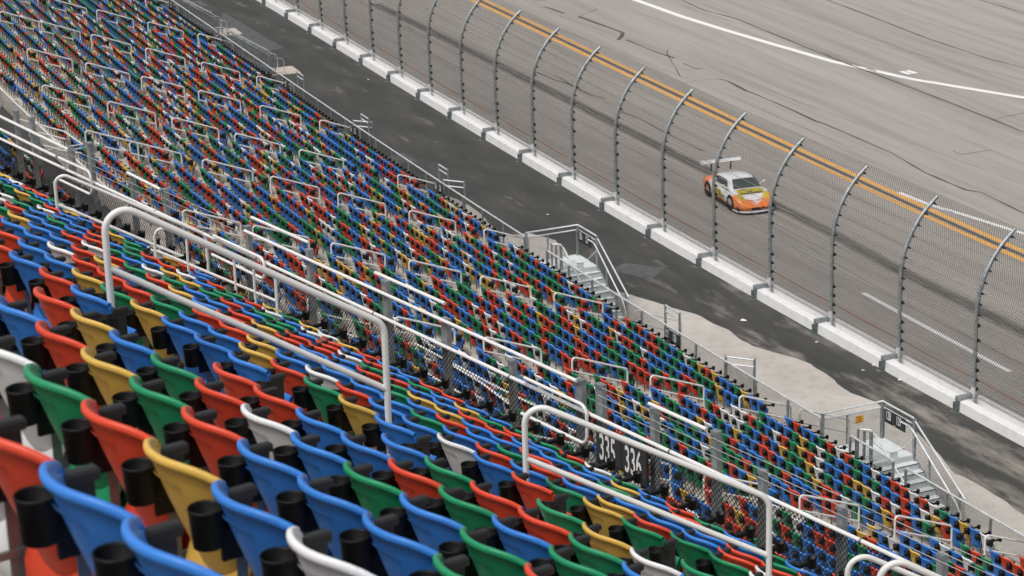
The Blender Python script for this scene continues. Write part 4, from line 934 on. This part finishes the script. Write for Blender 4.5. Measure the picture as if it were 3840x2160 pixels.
for sg in (-1, 1):
    panel('side_window', [(.62, sg*.775, .875), (-.62, sg*.80, .875), (-.72, sg*.66, 1.11), (.28, sg*.65, 1.13)], 'car_glass', (0, sg*.02, .01))
    panel('door_decal', [(.55, sg*.915, .30), (-.55, sg*.92, .30), (-.55, sg*.93, .72), (.15, sg*.925, .66)], 'car_decal', (0, sg*.012, 0))
    hl = MB(); c = Vector((1.70, sg*.62, .66)); 
    for i in range(7):
        pass
    rows = []
    for i in range(7):
        th = math.pi/2*i/6; rows.append([c+Vector((math.sin(th)*.23*math.cos(2*math.pi*j/14), math.sin(th)*.15*math.sin(2*math.pi*j/14), math.cos(th)*.06-math.sin(th)*.13*math.cos(2*math.pi*j/14)*.9)) for j in range(15)])
    hl.grid(rows, 0, True); hl.build('headlight', 'car_lamp', car)
    mb = MB(); rows = []
    for i in range(7):
        th = math.pi*i/6; rows.append([Vector((.62, sg*1.0, .98))+Vector((math.cos(th)*.06, math.sin(th)*.10*math.cos(2*math.pi*j/10), math.sin(th)*.07*math.sin(2*math.pi*j/10))) for j in range(11)])
    mb.grid(rows, 0, True); mb.tube([(.66, sg*.76, .90), (.63, sg*.93, .95)], .018, 6); mb.build('mirror', 'car_white', car)
    for x in (1.228, -1.228):
        wd = .14 if x > 0 else .16; yo = .955 if x > 0 else .99; mb = MB(); rows = []; prof = [(.20, -wd), (.315, -wd), (.335, -wd+.03), (.335, -.03), (.315, 0), (.235, .0), (.225, -.02)]
        for r, dy in prof: rows.append([Vector((x+r*math.cos(2*math.pi*j/24), sg*(yo+dy), .335+r*math.sin(2*math.pi*j/24))) for j in range(25)])
        mb.grid(rows, 0, True); wh = mb.build('wheel', 'rubber', car)
        mb = MB(); mb.tube([(x, sg*(yo-.05), .335), (x, sg*(yo-.035), .335)], .225, 20)
        for q in range(10): an = 2*math.pi*q/10; mb.box((x+.12*math.cos(an), sg*(yo-.028), .335+.12*math.sin(an)), (.11*math.cos(an), 0, .11*math.sin(an)), (0, .01, 0), (-.014*math.sin(an), 0, .014*math.cos(an)))
        mb.build('rim', 'car_rim', wh)
        # dark ring on the uncut body, painting the shade of the wheel opening
        mb = MB(); rows = [[Vector((x+r*math.cos(math.pi*j/14), sg*(yo-.032+dy), .33+r*math.sin(math.pi*j/14))) for j in range(-2, 17)] for r, dy in ((.335, 0.), (.395, -.004))]; mb.grid(rows, 0, False); mb.build('wheel_arch', 'car_carbon', car)
    mb = MB(); mb.box((-.05, sg*.90, .13), (.9, 0, 0), (0, .04, 0), (0, 0, .035)); mb.build('side_skirt', 'car_carbon', car)
    mb = MB(); mb.box((2.03, sg*.50, .26), (.03, 0, 0), (0, .17, 0), (0, 0, .075)); mb.box((2.06, sg*.50, .345), (.02, 0, 0), (0, .17, 0), (0, 0, .012), 1); mb.build('air_intake', ['car_carbon', 'car_white'], car)
    mb = MB(); mb.box((1.95, sg*.86, .24), (.12, sg*.0, 0), (0, .012, 0), (0, 0, .08)); mb.build('dive_plane', 'car_carbon', car)
mb = MB(); mb.box((2.20, 0, .245), (.03, 0, 0), (0, .30, 0), (0, 0, .06)); mb.build('grille', 'car_carbon', car)
mb = MB()
out = [(1.60, .95), (1.95, .90), (2.15, .75), (2.29, .45), (2.33, 0)]; pts = [Vector((x, y, 0)) for x, y in out]+[Vector((x, -y, 0)) for x, y in out[-2::-1]]
for p, q in zip(pts[:-1], pts[1:]):
    cin = lambda v: Vector((v.x-.35, v.y*.8, 0)); z0, z1 = Vector((0, 0, .06)), Vector((0, 0, .10)); mb.quad(p+z1, q+z1, cin(q)+z1, cin(p)+z1); mb.quad(p+z0, q+z0, q+z1, p+z1)
mb.build('splitter', 'car_carbon', car)
mb = MB()
for p, q in zip(pts[:-1], pts[1:]):
    k = Vector((-.03, 0, 0)); mb.quad(p+k+Vector((0, 0, .10)), q+k+Vector((0, 0, .10)), q+k*2+Vector((0, 0, .17)), p+k*2+Vector((0, 0, .17)))
mb.build('lip', 'car_white', car)
hood = panel('bonnet_decal', [(1.50, -.60, .775), (1.50, .60, .775), (1.14, .60, .85), (1.14, -.60, .85)], 'car_decal', (0, 0, .035))
mb = MB(); mb.tube([(1.93, -.36, .575), (1.965, 0, .570), (1.93, .36, .575)], .008, 5); mb.build('bonnet_seam', 'car_carbon', car)
mb = MB(); mb.quad((2.06, -.20, .46), (2.06, .20, .46), (2.16, .24, .36), (2.16, -.24, .36)); mb.build('nose_plate', 'ink_red', car)
wing = MB(); rows = []
for y in (-.93, -.5, 0, .5, .93): rows.append([Vector((x, y, z)) for x, z in ((-1.78, 1.36), (-1.90, 1.395), (-2.05, 1.40), (-2.16, 1.43), (-2.05, 1.37), (-1.90, 1.36), (-1.78, 1.36))])
wing.grid(rows, 0, True); wg = wing.build('rear_wing', 'car_white', car)
for sg in (-1, 1):
    mb = MB(); mb.box((-1.97, sg*.935, 1.37), (.18, 0, 0), (0, .008, 0), (0, 0, .09)); mb.build('end_plate', 'car_white', wg)
    mb = MB(); mb.box((-1.93, sg*.48, 1.15), (.06, 0, 0), (0, .015, 0), (.05, 0, .22)); mb.build('wing_support', 'car_carbon', wg)
text('wing_lettering', 'FAV  LINE', .09, (-1.86, -.78, 1.392), (0, 1, 0), (-.98, 0, .12), 'ink_dark', wg, 1.15, 1.35)
text('screen_lettering', 'Cameron', .045, (.455, -.22, 1.208), (0, 1, 0), (-.85, 0, .4), 'ink_dark', car, 1.3)
c = MB(); c.tube([(.62, -.945, .48), (.62, -.952, .48)], .13, 18); c.build('number_roundel', 'car_white', car)
text('door_number', '45', .15, (.50, -.965, .41), (1, 0, 0), (0, 0, 1), 'ink_dark', car, .8)
ch = rad(-72); tgt = onz(2737, 789); fx, fy = math.cos(ch), math.sin(ch); lx, ly = -fy, fx
car.location = (tgt[0]-1.228*fx+.93*lx, tgt[1]-1.228*fy+.93*ly, 0); car.rotation_euler = (0, 0, ch)
for o in bpy.data.objects:
    if o.type == 'LIGHT' or o.type == 'CAMERA': continue
print('objects', len(bpy.data.objects))
